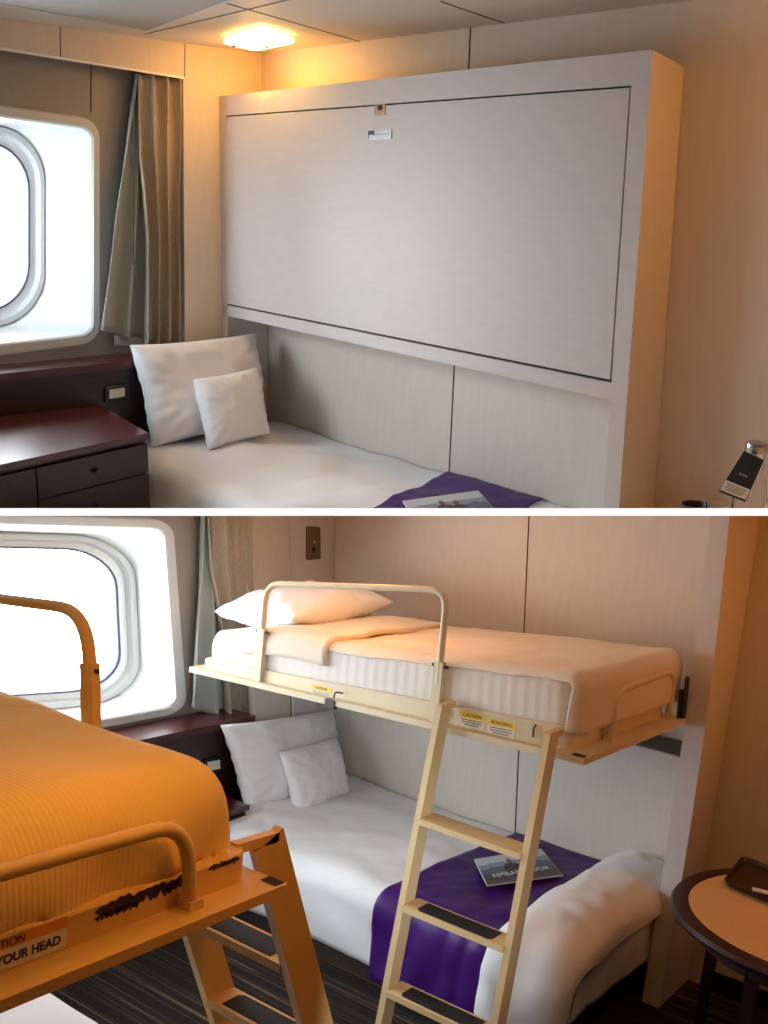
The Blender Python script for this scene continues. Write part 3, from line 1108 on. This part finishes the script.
q = quadmap([on_side(306, 560), on_side(320.5, 559), on_side(320, 527), on_side(306, 526)])
sw = thing('key_switch', 'small brown metal key switch plate on the cabinet side above the bunk pillow', 'switch', q(0, 0))
lo_ = [[q(s, t, V((dz, 0, 0))) for (s, t) in rrect(k1, k1, .2, .12, 4)] for k1, dz in ((1, 0), (1, .003), (.93, .005))]
bm = loft(lo_)
bm.faces.new([bm.verts.new(p) for p in lo_[-1]])
fin('plate', bm, mat('brown anodised plate', (118, 92, 72), .4, metal=.4), sw)
fin('lock_barrel', disc(q(0, .08, V((.004, 0, 0))), .010, .006, (1, 0, 0), 16), M['chrome'], sw)
fin('indicator', disc(q(0, -.42, V((.004, 0, 0))), .012, .004, (1, 0, 0), 16), M['black_plastic'], sw)


# ---- a lowered bunk: shape in its own frame, x along the bunk, y from the wall (0) to the aisle (+), z up
def bunk(T, lab, mframe, detail, zo=(0, 0), mi=(.0, .0)):
    """T maps (x, d, z): d = distance from the wall. zo: slight rise of plate and of rim along the bunk as measured"""
    base = T(1.1, .7, 1.07)
    r = thing('folding_bunk', lab, 'bunk bed', base)
    Z1 = lambda x: 1.066 + zo[0] * (x - .24)
    Z2 = lambda x: 1.125 + zo[1] * (x - .24)
    y0, y1 = .326, 1.205
    x0, x1 = .235, 2.062

    def loop(ax0, ax1, ay0, ay1, rc, zf, dz, n=6):
        out = []
        for (cx, cy, a0) in ((ax1 - rc, ay1 - rc, 0), (ax0 + rc, ay1 - rc, 90), (ax0 + rc, ay0 + rc, 180), (ax1 - rc, ay0 + rc, 270)):
            for k in range(n + 1):
                a = math.radians(a0 + 90 * k / n)
                x = cx + rc * cos(a)
                y = cy + rc * sin(a)
                out.append(T(x, y, zf(x) + dz))
        return out
    t = .022
    bm = loft([loop(x0, x1, y0, y1, .008, Z1, 0), loop(x0, x1, y0, y1, .008, Z1, t)])
    bm.faces.new([bm.verts.new(p) for p in loop(x0, x1, y0, y1, .008, Z1, 0)])
    bm.faces.new([bm.verts.new(p) for p in loop(x0, x1, y0, y1, .008, Z1, t)])
    pt_ = fin('base_plate', bm, mframe, r)
    i0, i1, j0, j1 = x0 + .03, x1 - .075, y0 + .02, y1 - .035
    rl = [loop(i0, i1, j0, j1, .05, Z1, t - .001), loop(i0, i1, j0, j1, .05, Z2, -.004), loop(i0 + .003, i1 - .003, j0 + .003, j1 - .003, .047, Z2, 0),
          loop(i0 + .025, i1 - .025, j0 + .025, j1 - .025, .03, Z2, 0), loop(i0 + .025, i1 - .025, j0 + .025, j1 - .025, .03, Z1, t)]
    fin('rim', loft(rl), mframe, r, True, 35)
    # corner cap joint of the rim and black pad on the plate corner
    fin('corner_pad', slabquad(T(x1 - .05, y1 - .032, Z1(x1) + t), T(x1 - .008, y1 - .032, Z1(x1) + t), T(x1 - .008, y1 - .004, Z1(x1) + t), T(x1 - .05, y1 - .004, Z1(x1) + t), (0, 0, .0016)), M['black'], r)
    # mattress with rounded edges and quilting
    mz0, mz1 = (lambda x: Z2(x) - .03), (lambda x: 1.24 + zo[2] * (x - .24))
    lo = []
    for k in range(13):
        a = -pi / 2 + pi * k / 12
        ins = .024 * (1 - cos(a))
        fz = (sin(a) + 1) / 2
        if k in (0, 12): ins = .036

        def zf(x, fz=fz): return mz0(x) * (1 - fz) + mz1(x) * fz
        lo.append(loop(i0 + .0 + ins, i1 + .012 - ins - mi[0], j0 - .03 + ins, j1 - .01 - ins - mi[1], .09, zf, 0, 8))
    bm = loft(lo)
    bm.faces.new([bm.verts.new(p) for p in lo[-1]])
    bm.faces.new([bm.verts.new(p) for p in lo[0]])
    fin('mattress', bm, M['mattress'], r, True, 60)
    return r, Z1, Z2, (x0, x1, y0, y1), (i0, i1, j0, j1), t, mz1


def T1(x, d, z): return V((x, -d, z))
MIRY = -3.815


def T2(x, d, z): return V((x, MIRY + d, z))


def upd(T): return 1 if T is T1 else -1


def guard_rail(T, r, xs, d, zb, zt, mframe, name='guard_rail', zt2=None, lean=0., rad=.0145, rr=.075, ph=.215):
    """inverted-U safety rail clipped to the aisle-side rim"""
    zt2 = zt if zt2 is None else zt2
    g = fin(name, tube(fillet([T(xs[0], d, zb[0] + .13), T(xs[0], d, zt), T(xs[1] - lean, d, zt2), T(xs[1], d, zb[1] + .13)], rr, 7), rad, 12, None, rad * .8, up=T(0, 1, 0) - T(0, 0, 0)), mframe, r, True, 60)
    for k in (0, 1):
        fin('rail_post', beam(T(xs[k], d, zb[k]), T(xs[k] - lean * k * max(0, ph - .13) / (zt2 - zb[1] - .13), d, zb[k] + ph), rad * 2.5, .026, T(0, 1, 0) - T(0, 0, 0), .006), mframe, g)
        fin('pivot_pin', tube([T(xs[k] - lean * k * max(0, ph - .13) / (zt2 - zb[1] - .13) - .032, d, zb[k] + ph - .015), T(xs[k] - lean * k * max(0, ph - .13) / (zt2 - zb[1] - .13) + .034, d, zb[k] + ph - .015)], .006, 10), M['dark_metal'], g)
    return g


def ladder(T, xs, pts, steps, mframe, lab, grips, hook=.06, dep=.062):
    """pts: (d, z) of the top, of the floor end"""
    (d1, z1), (d2, z2) = pts
    r = thing('bunk_ladder', lab, 'ladder', T((xs[0] + xs[1]) / 2, d2, 0))
    out = T(0, 1, 0) - T(0, 0, 0)
    for k, (xa, xb) in enumerate(((xs[0], xs[2]), (xs[1], xs[3]))):
        p, q_ = T(xa, d1, z1), T(xb, d2, z2)
        dirv = (q_ - p).normalized()
        s = fin('side_rail', beam(p, q_, .024, dep, out, .005), mframe, r, True, 30)
        # bent top: a short arm reaching back over the rim
        hk = fin('hook', beam(T(xa, d1 + .03, z1 + .0), T(xa, d1 - hook, z1 + .004), .024, .022, (0, 0, 1), .004), mframe, s)
        fin('rubber_foot', beam(q_ + dirv * -.03, q_ + dirv * .001, .03, .068, out, .003), M['black'], s)
    for n, z in enumerate(steps):
        t = (z1 - z) / (z1 - z2)
        d = d1 + (d2 - d1) * t
        xa = xs[0] + (xs[2] - xs[0]) * t + .011
        xb = xs[1] + (xs[3] - xs[1]) * t - .011
        st = fin('step', box(0, 1, 0, 1, 0, 1), mframe, r)
        me = st.data
        bm = bmesh.new()
        hexa([T(xa, d - .05, z - .02), T(xb, d - .05, z - .02), T(xb, d + .045, z - .02), T(xa, d + .045, z - .02),
              T(xa, d - .05, z), T(xb, d - .05, z), T(xb, d + .045, z), T(xa, d + .045, z)], .004, bm=bm)
        bmesh.ops.recalc_face_normals(bm, faces=bm.faces)
        bm.transform(Matrix.Translation(-T((xs[0] + xs[1]) / 2, d2, 0)))
        bm.to_mesh(me)
        bm.free()
        if n in grips:
            w = xb - xa
            c = w * .13
            g0, g1 = xa + c, xb - c
            a, b = d - .038, d + .034
            pts_ = [(g0, a), (g1, a), (g1, b - .012), (g1 - .012, b), (g0 + .012, b), (g0, b - .012)]
            bm = bmesh.new()
            poly_prism(bm, [T(x, y, z) for x, y in pts_], [T(x, y, z + .002) for x, y in pts_])
            fin('grip_pad', bm, M['black'], st)
    return r


# ---- the bunk above the white bed
zo = (.034, .058, .088)
bk, Z1, Z2, ext_, inn, tt, mz1 = bunk(T1, 'lowered cream metal bunk with white sheet, hanging over the bed with the purple runner', M['metal_cream'], True, zo)
i0, i1, j0, j1 = inn


def sheet_pt(T, xc, yc, r_, topf, back, n_amp, seed):
    def f(p, q):
        w = V((0, 0, noise.noise(V((p * 4, q * 5, seed))) * n_amp + noise.noise(V((p * 13 + q * 4, q * 9, seed))) * n_amp * .3))
        b = drape_pt(p, q, xc, yc, r_, 0, 1, 1)
        return T(b.x, b.y, b.z + topf(min(p, xc)) + w.z * (1 if b.z > -.03 else .3))
    return f


S1 = sheet_pt(T1, i1 - .028, j1 - .06, .055, lambda x: mz1(x) + .008, 0, .007, 4.)


def sheet_fn(s, t):
    p = .62 + s * 1.62
    q = .30 + t * 1.04
    qmax = j1 - .06 + .060 + .012 * noise.noise(V((p * 5, 0, 3))) + .0 * p
    if p > i1 + .0: qmax = j1 + .2
    if q > qmax + .02 and p < i1 - .01: return None
    return S1(p, min(q, qmax)) if p < i1 - .01 else S1(p, q)


def clip_low(fn, T, zmin):
    def f(s, t):
        p = fn(s, t)
        if p is None: return None
        zz = zmin(p.x)
        if p.z < zz: p = V((p.x, p.y, zz))
        return p
    return f


fin('top_sheet', grid(clip_low(sheet_fn, T1, lambda x: Z2(x) - .02), 100, 60, thick=-.006), M['sheet'], bk, True, 80)
# folded-back top edge of the sheet
S1b = sheet_pt(T1, i1 - .055, j1 - .06, .06, lambda x: mz1(x) + .022, 0, .012, 9.)
fin('sheet_fold', grid(lambda s, t: S1b(.50 + s * .45 + .05 * noise.noise(V((t * 3, 0, 1))), .38 + t * .86) + V((0, 0, .012 * sin(pi * s))), 24, 50, thick=-.02), M['sheet'], bk, True, 80)
guard_rail(T1, bk, (.612, 1.468), 1.178, (Z1(.6) + tt, Z1(1.46) + tt), 1.497, M['metal_cream'], zt2=1.60)
# low rail across the foot
xe = 2.012
er = fin('foot_rail', tube(fillet([T1(xe, .905, Z1(2) + tt), T1(xe, .905, 1.318), T1(xe, .375, 1.335), T1(xe, .375, Z1(2) + tt)], .09, 7), .0135, 12), M['metal_cream'], bk, True, 60)
for yy in (.905, .375):
    fin('rail_clamp', box(xe - .02, xe + .016, -yy - .018, -yy + .018, Z1(2) + tt, Z1(2) + tt + .02, .003), M['metal_cream'], er)
    fin('clamp_bolt', disc(T1(xe - .018, yy + .03, Z1(2) + tt + .05), .008, .012, (-1, 0, 0), 12), M['dark_metal'], er)
# wall hinge arms, gas strut
fin('hinge_arm', box(2.035, 2.045, -.36, -.325, 1.12, 1.26, .002), M['dark_metal'], bk)
fin('hinge_arm', box(2.048, 2.056, -.345, -.315, 1.14, 1.31, .002), M['dark_metal'], bk)
# latch and safety stickers on the aisle side rim
yl_ = j1 + .0006


def sticker(T, r, xa, xb, za, zb_, d, txt, sub, sgn, small):
    """paper label: yellow head band over a white field"""
    o = T(0, 1, 0) - T(0, 0, 0)
    p = [T(xa, d, za), T(xb, d, za + (xb - xa) * .045), T(xb, d, zb_ + (xb - xa) * .045), T(xa, d, zb_)]
    q = quadmap(p)
    st = fin('safety_label', slabquad(q(-1, -1), q(1, -1), q(1, 1), q(-1, 1), o * .0008), M['white_sticker'], r)
    fin('label_head', slabquad(q(-1, .25, o * .0008), q(1, .25, o * .0008), q(1, 1, o * .0008), q(-1, 1, o * .0008), o * .0006), M['yellow_sticker'], st)
    X, Y = q(1, 0) - q(-1, 0), q(0, 1) - q(0, -1)
    if small:
        text_mesh(txt, (zb_ - za) * .3, M['ink'], st, 'lettering', q(0, .62, o * .0016), X, Y)
        for k in range(3):
            t = .02 - .3 * k
            w = (.85, .8, .6)[k]
            fin('print_line', slabquad(q(-w, t - .05, o * .001), q(w, t - .05, o * .001), q(w, t + .05, o * .001), q(-w, t + .05, o * .001), o * .0004), M['dark_metal'], st)
    return st


sticker(T1, bk, .885, .985, 1.098, 1.142, yl_, 'CAUTION', '', 1, True)
sticker(T1, bk, 1.565, 1.665, 1.135, 1.190, yl_, 'CAUTION', '', 1, True)
sticker(T1, bk, 1.680, 1.785, 1.132, 1.190, yl_, 'WARNING', '', 1, True)
lz = Z1(1.02)
la = fin('latch', box(.99, 1.035, -1.212, -1.19, lz - .01, lz + .022, .003), M['dark_metal'], bk)
fin('latch_wire', tube(fillet([T1(1.03, 1.21, lz + .03), T1(1.03, 1.205, lz + .055), T1(1.06, 1.195, lz + .055)], .01, 4), .0035, 8), M['dark_metal'], la)
for xx in (1.52, 1.86):
    fin('rim_hook', tube(fillet([T1(xx, j1 + .001, Z2(xx) - .012), T1(xx, j1 + .012, Z2(xx) - .02), T1(xx, j1 + .012, Z2(xx) - .05)], .006, 3), .0035, 8), M['dark_metal'], bk)

pw = cushion([L(213, 620, y=-1.04) + V((0, 0, .035)), V((.64, -1.02, 1.35)), V((.66, -.36, 1.38)), V((.16, -.36, 1.35))], .175, .03, 34, .012, 8, puff=.5)
pl = fin('pillow', pw, M['cotton_soft'], None, True, 80)
tag(pl, 'flat white pillow at the head of the open bunk over the purple-runner bed', 'pillow')
rebase(pl)

ladder(T1, (1.535, 1.952, 1.53, 1.945), ((1.235, 1.205), (1.44, .0)), (.838, .55, .272), mat('ladder cream paint', (214, 188, 140), .45), 'cream metal ladder hooked on the bunk over the purple-runner bed', (1, 2))


# ---- white bed with the purple runner
def low_bump(p, q):
    return .02 * math.exp(-((p - .2) / .3) ** 2)


bed_l = (1.92, .93, .08, .365, 5.0, low_bump, .0)
SL = bed_surface(bed_l)
bd = thing('single_bed', 'single bed made up in white under the lowered bunk', 'bed', (1.05, -.5, 0))


def low_fn(s, t):
    p, q = .21 + s * 1.95, .006 + t * 1.26
    return SL(p, q)


fin('duvet', grid(low_fn, 100, 60, thick=-.012), M['cotton'], bd, True, 80)
fin('mattress', box(.22, 1.9, -.99, -.01, .14, .34, .04, 3), M['cotton'], bd)
fin('bed_base', box(.22, 1.9, -.985, -.02, 0, .14, .004), M['skirt'], bd)
SL2 = bed_surface(bed_l, .008)
rn = fin('bed_runner', runner(SL2, lambda q: 1.215 - .03 * min(q, 1.0) + .02 * noise.noise(V((q * 4, 0, 0))), lambda q: 1.80 - .06 * q, 1.30), M['purple'], None, True, 80)
tag(rn, 'purple satin runner across the bed behind the cream ladder', 'bed runner')
rebase(rn)

# thick folded duvet across the foot, hanging over the aisle side
SL3 = bed_surface((1.90, .93, .10, .365, 6.0, None, 0.))


def roll_fn(side):
    def f(s, t):
        q = .012 + t * 1.27
        w = .34 - .0 * t
        xa = 1.705 + .02 * noise.noise(V((t * 5, 1, 1))) - .12 * max(0, (q - .95)) ** 1
        a = s * pi
        xx = xa + w * (.5 - .5 * cos(a))
        hgt = .118 * sin(a) ** .62 * (min(1, (q + .02) / .10)) ** .5 * (1 - .25 * max(0, (q - 1.0) / .3))
        if t > .96: hgt *= max(.25, 1 - ((t - .96) / .04) ** 2)
        pn = drape_pt(1.0, q, 3.0, .93, .10, 0)
        e = 1e-3
        pn2 = drape_pt(1.0, q + e, 3.0, .93, .10, 0)
        tv = (pn2 - pn).normalized()
        nn = V((0, tv.z, -tv.y))
        if nn.z < 0 and abs(nn.z) > .05: nn = -nn
        if abs(tv.z) > .9: nn = V((0, -1, 0))
        wr = .010 * noise.noise(V((xx * 6, q * 4, 3))) + .008 * noise.noise(V((xx * 14, q * 12, 7)))
        return V((xx, pn.y, .372 + pn.z)) + nn * (hgt + (wr if s not in (0, 1) else 0))
    return f


ro = grid(roll_fn(1), 44, 80)
bmesh.ops.holes_fill(ro, edges=[e for e in ro.edges if len(e.link_faces) == 1])
fo = fin('folded_duvet', ro, M['cotton'], None, True, 80)
tag(fo, 'thick white rolled duvet across the foot of the bed, next to the purple runner', 'duvet')
rebase(fo)

zb = .392
A, B, Cc, Dd = L(474, 860, z=zb), L(541, 849.5, z=zb), L(563, 876, z=zb), L(487, 886.5, z=zb)
brochure(L, A, B, Cc, Dd, 'glossy brochure on the purple runner behind the cream ladder', zb)

pl = fin('pillow', cushion([L(246, 814, x=.235), L(347, 782, x=.225), L(332, 709, x=.12), L(220, 725, x=.13)], .15, .05, 36, .012, 13), M['cotton_soft'], None, True, 80)
tag(pl, 'large white pillow leaning at the head of the bed under the open bunk', 'pillow')
rebase(pl)
pl = fin('cushion', cushion([L(297, 817, x=.37), L(349, 795, x=.36), L(337, 737, x=.265), L(279, 752, x=.275)], .12, .05, 30, .009, 15), M['cotton_soft'], None, True, 80)
tag(pl, 'small white cushion in front of the pillow under the open bunk', 'cushion')
rebase(pl)

# ---- the opposite bunk, close to the camera
zo2 = (.026, .04, .05)
b2, Y1, Y2, ex2, in2, t2, m2 = bunk(T2, 'near bunk with a ribbed blanket and chipped rim, glowing orange in lamplight', M['metal_lamplit'], False, zo2, (.085, .06))
i0b, i1b, j0b, j1b = in2


def blanket_fn(s, t):
    p = .3 + s * 1.97
    q = .2 + t * 1.14
    xc, yc, r_ = i1b - .145, j1b - .12, .125
    b = drape_pt(p, q, xc, yc, r_, 0, 1, 1, .02)
    top = 1.366 + .006 * (min(p, xc) - .24) + .0
    w = .010 * noise.noise(V((p * 3, q * 4, 31))) + .004 * noise.noise(V((p * 10, q * 9, 7)))
    z = b.z + top + w
    side = max(0., min(1., (-b.z - .06) / .1))
    fold = side * .012 * sin(q * 22 + 3 * noise.noise(V((q * 3, 0, 4)))) * (1 if p > xc else 0)
    x = b.x + fold
    lowz = Y2(x) - .004 + .012 * noise.noise(V((q * 9, p * 5, 2)))
    return T2(x, b.y, max(z, lowz))


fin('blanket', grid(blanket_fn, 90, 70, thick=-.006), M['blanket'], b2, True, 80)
gr = guard_rail(T2, b2, (.612, 1.447), 1.178, (Y1(.6) + t2, Y1(1.42) + t2), 1.545, M['metal_lamplit'], zt2=1.605, lean=.085, rad=.018, rr=.11, ph=.36)
er = fin('foot_rail', tube(fillet([T2(xe, .975, Y1(2) + t2), T2(xe, .945, 1.315), T2(xe, .38, 1.325), T2(xe, .38, Y1(2) + t2)], .09, 7), .0145, 12), M['metal_lamplit'], b2, True, 60)
for yy in (.975, .38):
    fin('rail_clamp', box(xe - .02, xe + .016, MIRY + yy - .018, MIRY + yy + .018, Y1(2) + t2, Y1(2) + t2 + .02, .003), M['metal_lamplit'], er)
# chipped paint band on the foot end of the rim
xr = i1b + .0008


def chip_patch(ya, yb, zc_, h, seed):
    bm = bmesh.new()
    n = 40
    up_, lo__ = [], []
    for k in range(n + 1):
        y = ya + (yb - ya) * k / n
        tp = h * (.55 + .6 * noise.noise(V((k * .35, seed, 0)))) * min(1, (k + 1) / 5, (n + 1 - k) / 5)
        bt = h * (.5 + .9 * noise.noise(V((k * .5, seed + 5, 0)))) * min(1, (k + 1) / 5, (n + 1 - k) / 5)
        up_.append(bm.verts.new((xr, MIRY + y, zc_ + max(.001, tp))))
        lo__.append(bm.verts.new((xr, MIRY + y, zc_ - max(.001, bt))))
    for k in range(n): bm.faces.new((up_[k], up_[k + 1], lo__[k + 1], lo__[k]))
    return bm


zr = (Y1(2) + t2 + Y2(2)) / 2
fin('chipped_paint', chip_patch(.76, .99, zr + .016, .021, 3), M['chip'], b2)
fin('chipped_paint', chip_patch(.76, .86, zr + .004, .010, 9), M['chip'], b2)
fin('chipped_paint', chip_patch(1.04, 1.13, zr + .022, .010, 6), M['chip'], b2)
# warning label on the rim
za, zb_ = zr - .026, zr + .030
ya, yb = .36, .70
q = quadmap([V((xr, MIRY + ya, za)), V((xr, MIRY + yb, za)), V((xr, MIRY + yb, zb_)), V((xr, MIRY + ya, zb_))])
OX = lambda h: V((h, 0, 0))
st = fin('warning_label', slabquad(q(-1, -1), q(1, -1), q(1, .25), q(-1, .25), OX(.0008)), M['white_sticker'], b2)
fin('label_head', slabquad(q(-1, .25), q(1, .25), q(1, 1), q(-1, 1), OX(.0008)), M['orange_sticker'], st)
text_mesh('YOUR HEAD', .0225, M['ink'], st, 'lettering', q(.93, -.4, OX(.0014)), (0, 1, 0), (0, 0, 1), align='RIGHT', bold=.0006)
text_mesh('CAUTION', .02, M['ink'], st, 'head_lettering', q(.5, .62, OX(.0014)), (0, 1, 0), (0, 0, 1), align='RIGHT')

ladder(T2, (1.585, 1.945, 1.585, 1.945), ((1.255, 1.185), (1.80, .0)), (.86, .60, .33), M['metal_lamplit'], 'orange-lit ladder hooked on the near bunk beside the window', (0, 1, 2), dep=.09, hook=.10)

# ---- the lower bed beneath the near bunk
bd = thing('single_bed', 'white bed on the floor beneath the near orange-lit bunk', 'bed', (1.05, -2.8, 0))


def T3(p, q, off=0.):
    b = drape_pt(p, q, 1.98, .93, .07, .36, 1, 1)
    return V((b.x, -3.3 + b.y, b.z + .006 * noise.noise(V((p * 5, q * 5, 3)))))


fin('duvet', grid(lambda s, t: T3(.15 + 2.05 * s, .02 + 1.2 * t), 50, 40, thick=-.01), M['cotton'], bd, True, 80)
fin('bed_base', box(.15, 1.97, -3.28, -2.35, 0, .15, .004), M['skirt'], bd)

# ---- round table with a tray at the right edge
tc_ = V((2.685, -.645, 0))
R0 = .468
zt_ = .65
tb = thing('round_table', 'round table with dark wooden rim and cream top in the corner', 'table', tc_)
fin('wooden_rim', lathe(tc_, [(R0 - .085, zt_ - .028), (R0 - .012, zt_ - .03), (R0, zt_ - .022), (R0 + .002, zt_ - .012), (R0 - .006, zt_), (R0 - .055, zt_ + .001), (R0 - .085, zt_ - .004)], 96), M['wood_dark'], tb, True, 40)
fin('top_inlay', lathe(tc_, [(.2, zt_ - .02), (R0 - .056, zt_ - .02), (R0 - .056, zt_ + .0005), (.2, zt_ + .0005)], 96), M['tabletop'], tb)
fin('apron', lathe(tc_, [(R0 - .10, zt_ - .09), (R0 - .085, zt_ - .09), (R0 - .085, zt_ - .03), (R0 - .10, zt_ - .03)], 64), M['wood_dark'], tb)
for a in (165, 255, 345, 75):
    c = tc_ + V((cos(math.radians(a)), sin(math.radians(a)), 0)) * (R0 - .11)
    f = tc_ + V((cos(math.radians(a)), sin(math.radians(a)), 0)) * (R0 - .07)
    s = .02
    s2_ = .014
    bm = bmesh.new()
    poly_prism(bm, [(f.x - s2_, f.y - s2_, 0), (f.x + s2_, f.y - s2_, 0), (f.x + s2_, f.y + s2_, 0), (f.x - s2_, f.y + s2_, 0)],
               [(c.x - s, c.y - s, zt_ - .03), (c.x + s, c.y - s, zt_ - .03), (c.x + s, c.y + s, zt_ - .03), (c.x - s, c.y + s, zt_ - .03)])
    bevel(bm, .004, 1)
    fin('leg', bm, M['wood_dark'], tb)
ztr = zt_ + .002
c1, c2_, c3_ = L(722, 886, z=ztr), L(742, 860, z=ztr), L(762, 903, z=ztr)
ux = (c3_ - c1)
ux = ux.normalized() * .42
uy = (c2_ - c1)
q = quadmap([c1, c1 + ux, c2_ + ux, c2_])
tr = thing('serving_tray', 'dark wood-grain serving tray with raised rim on the round table', 'tray', q(0, 0))
lo_ = [[q(s, t, V((0, 0, dz))) for (s, t) in rrect(k1, k2, .14, .22, 7)] for k1, k2, dz in ((.9, .88, 0), (.97, .96, .006), (1.0, 1.0, .020), (.975, .965, .021), (.94, .92, .006), (.9, .88, .005))]
bm = loft(lo_)
bm.faces.new([bm.verts.new(p) for p in lo_[0]])
bm.faces.new([bm.verts.new(p) for p in lo_[-1]])
fin('tray_body', bm, mat('dark tray laminate', (58, 30, 26), .35, var=.5, vscale=12, stretch=(2, 16, 1)), tr, True, 40)
g = L(752, 888, z=ztr + .01)
h_ = L(760, 893, z=ztr + .01)
pk = fin('sugar_packet', slabquad(g + V((0, 0, 0)), g + V((.01, -.03, 0)), g + V((.07, -.015, 0)), g + V((.06, .015, 0)), (0, 0, .004), .001), M['paper_white'], None)
tag(pk, 'white paper packet lying on the dark serving tray', 'packet')
rebase(pk)

# ================================================================== deck between the two cabins (seen edge-on)
CUR['tag'] = 'main'
d0, d1_, hw = 1.45, 7.5, 5.0
th = 7.6 * d0 / FPX / 2
P = lambda x, y, z: TL + CAMX * x + CAMY * y + CAMF * z
bm = hexa([P(-hw, -th, d0), P(hw, -th, d0), P(hw, -th, d1_), P(-hw, -th, d1_), P(-hw, th, d0), P(hw, th, d0), P(hw, th, d1_), P(-hw, th, d1_)])
structure('floor', bm, M['deck'])
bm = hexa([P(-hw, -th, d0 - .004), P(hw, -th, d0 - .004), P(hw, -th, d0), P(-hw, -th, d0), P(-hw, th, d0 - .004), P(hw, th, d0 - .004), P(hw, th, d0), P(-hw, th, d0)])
structure('deck_edge_glow', bm, mat('added glow strip', (255, 255, 255), .4, emit=(255, 255, 255), estr=1.0))  # added glowing strip, keeps the deck's front edge white


# ------------------------------------------------------------------ place the cabins, end each one at the deck
def cut(o, W, sign):
    """trim a mesh where it meets the deck between the cabins"""
    if o.type == 'MESH':
        mw = o['_mw']
        Mx = Matrix([mw[i * 4:i * 4 + 4] for i in range(4)])
        inv = Mx.inverted()
        co = inv @ (TL + CAMY * sign * .0005)
        no = (Mx.to_3x3().transposed() @ CAMY).normalized()
        ds = [(v.co - co).dot(no) * sign for v in o.data.vertices]
        if ds and min(ds) < 0:
            bm = bmesh.new()
            bm.from_mesh(o.data)
            r = bmesh.ops.bisect_plane(bm, geom=list(bm.verts) + list(bm.edges) + list(bm.faces), plane_co=co, plane_no=no * sign, clear_inner=True, clear_outer=False)
            if len(bm.faces) == 0:
                bm.free()
                return True
            bm.to_mesh(o.data)
            bm.free()
    return False


def walk(o, f):
    for c in list(o.children): walk(c, f)
    f(o)


for (o, t, b) in ROOTS:
    W = W_UP if t == 'up' else W_LO
    o.matrix_world = W @ Matrix.Translation(b)
    mw = [x for row in (W @ Matrix.Translation(b)) for x in row]
    dead = []

    def f(c):
        if t in ('up', 'lo'):
            c['_mw'] = mw
            if cut(c, W, 1 if t == 'up' else -1): dead.append(c)
            del c['_mw']
    walk(o, f)
    if '_base' in o: del o['_base']
    for c in dead:
        for ch in list(c.children): ch.parent = c.parent
        bpy.data.objects.remove(c)


# ================================================================== lights
def light(kind, name, loc, W, energy, color, size=.1, target=None, size_y=None, spread=None):
    d = bpy.data.lights.new(name, kind)
    d.energy = energy
    d.color = color
    if kind == 'AREA':
        d.size = size
        if size_y:
            d.shape = 'RECTANGLE'
            d.size_y = size_y
        if spread: d.spread = spread
    else:
        d.shadow_soft_size = size
    o = bpy.data.objects.new(name, d)
    COL.objects.link(o)
    m = Matrix.Translation(V(loc))
    if target is not None:
        m = m @ (V(target) - V(loc)).to_track_quat('-Z', 'Y').to_matrix().to_4x4()
    o.matrix_world = W @ m
    return o


WARM = (1, .43, .08)
WARM2 = (1, .38, .045)
DAY = (.76, .89, 1)
# upper cabin: the lit ceiling lamp, a second lamp to the right, daylight at the window
light('POINT', 'ceiling_lamp_bulb', (.30, -.24, H - .10), W_UP, 3.0, WARM, .05)
light('POINT', 'second_ceiling_lamp', (3.0, -.22, 2.08), W_UP, 10, (1, .40, .05), .06)
light('AREA', 'window_daylight', (-.06, -1.85, 1.4), W_UP, 8.2, DAY, 1.0, (.8, -.3, .9), .9, 1.35)
light('AREA', 'reveal_fill', (-.2, -1.5, 1.4), W_UP, 3.0, DAY, .3, (-.24, -.7, 1.4), .5, 1.7)  # unseen fill added inside the opening to brighten the window reveal
light('AREA', 'cabin_fill', (1.0, -3.0, 1.9), W_UP, .4, (1, .96, .9), 1.6, (1.0, 0, .8), None, 1.6)
# lower cabin
light('POINT', 'lamp_by_near_bunk', (2.05, -3.05, 1.82), W_LO, 3.8, (1, .46, .08), .1)
light('POINT', 'lamp_over_aisle_end', (2.75, -2.3, 1.75), W_LO, 7.5, WARM2, .1)
light('POINT', 'lamp_over_desk', (3.05, -.25, 1.65), W_LO, 7, (1, .32, .035), .1)
light('POINT', 'lamp_over_bunk_head', (1.0, -1.0, 1.73), W_LO, 5.2, (1, .40, .06), .08)
light('AREA', 'window_daylight', (-.06, -2.6, 1.0), W_LO, 10.5, DAY, .9, (1.3, -.8, .35), .8, 1.6)
light('AREA', 'aisle_fill', (2.3, -2.1, .85), W_LO, 1.4, DAY, .7, (.1, -.35, .5), .7, 1.0)  # unseen cool fill added for the pillows under the bunk
w = SC.world = bpy.data.worlds.new('cabin air')
w.use_nodes = True
w.node_tree.nodes['Background'].inputs[0].default_value = (1, .95, .9, 1)
w.node_tree.nodes['Background'].inputs[1].default_value = .02

SC.view_settings.view_transform = 'Standard'
SC.view_settings.look = 'None'
SC.view_settings.gamma = 1
SC.view_settings.exposure = 0
SC.view_settings.use_curve_mapping = False
SC.cycles.max_bounces = 8
SC.cycles.use_denoising = True
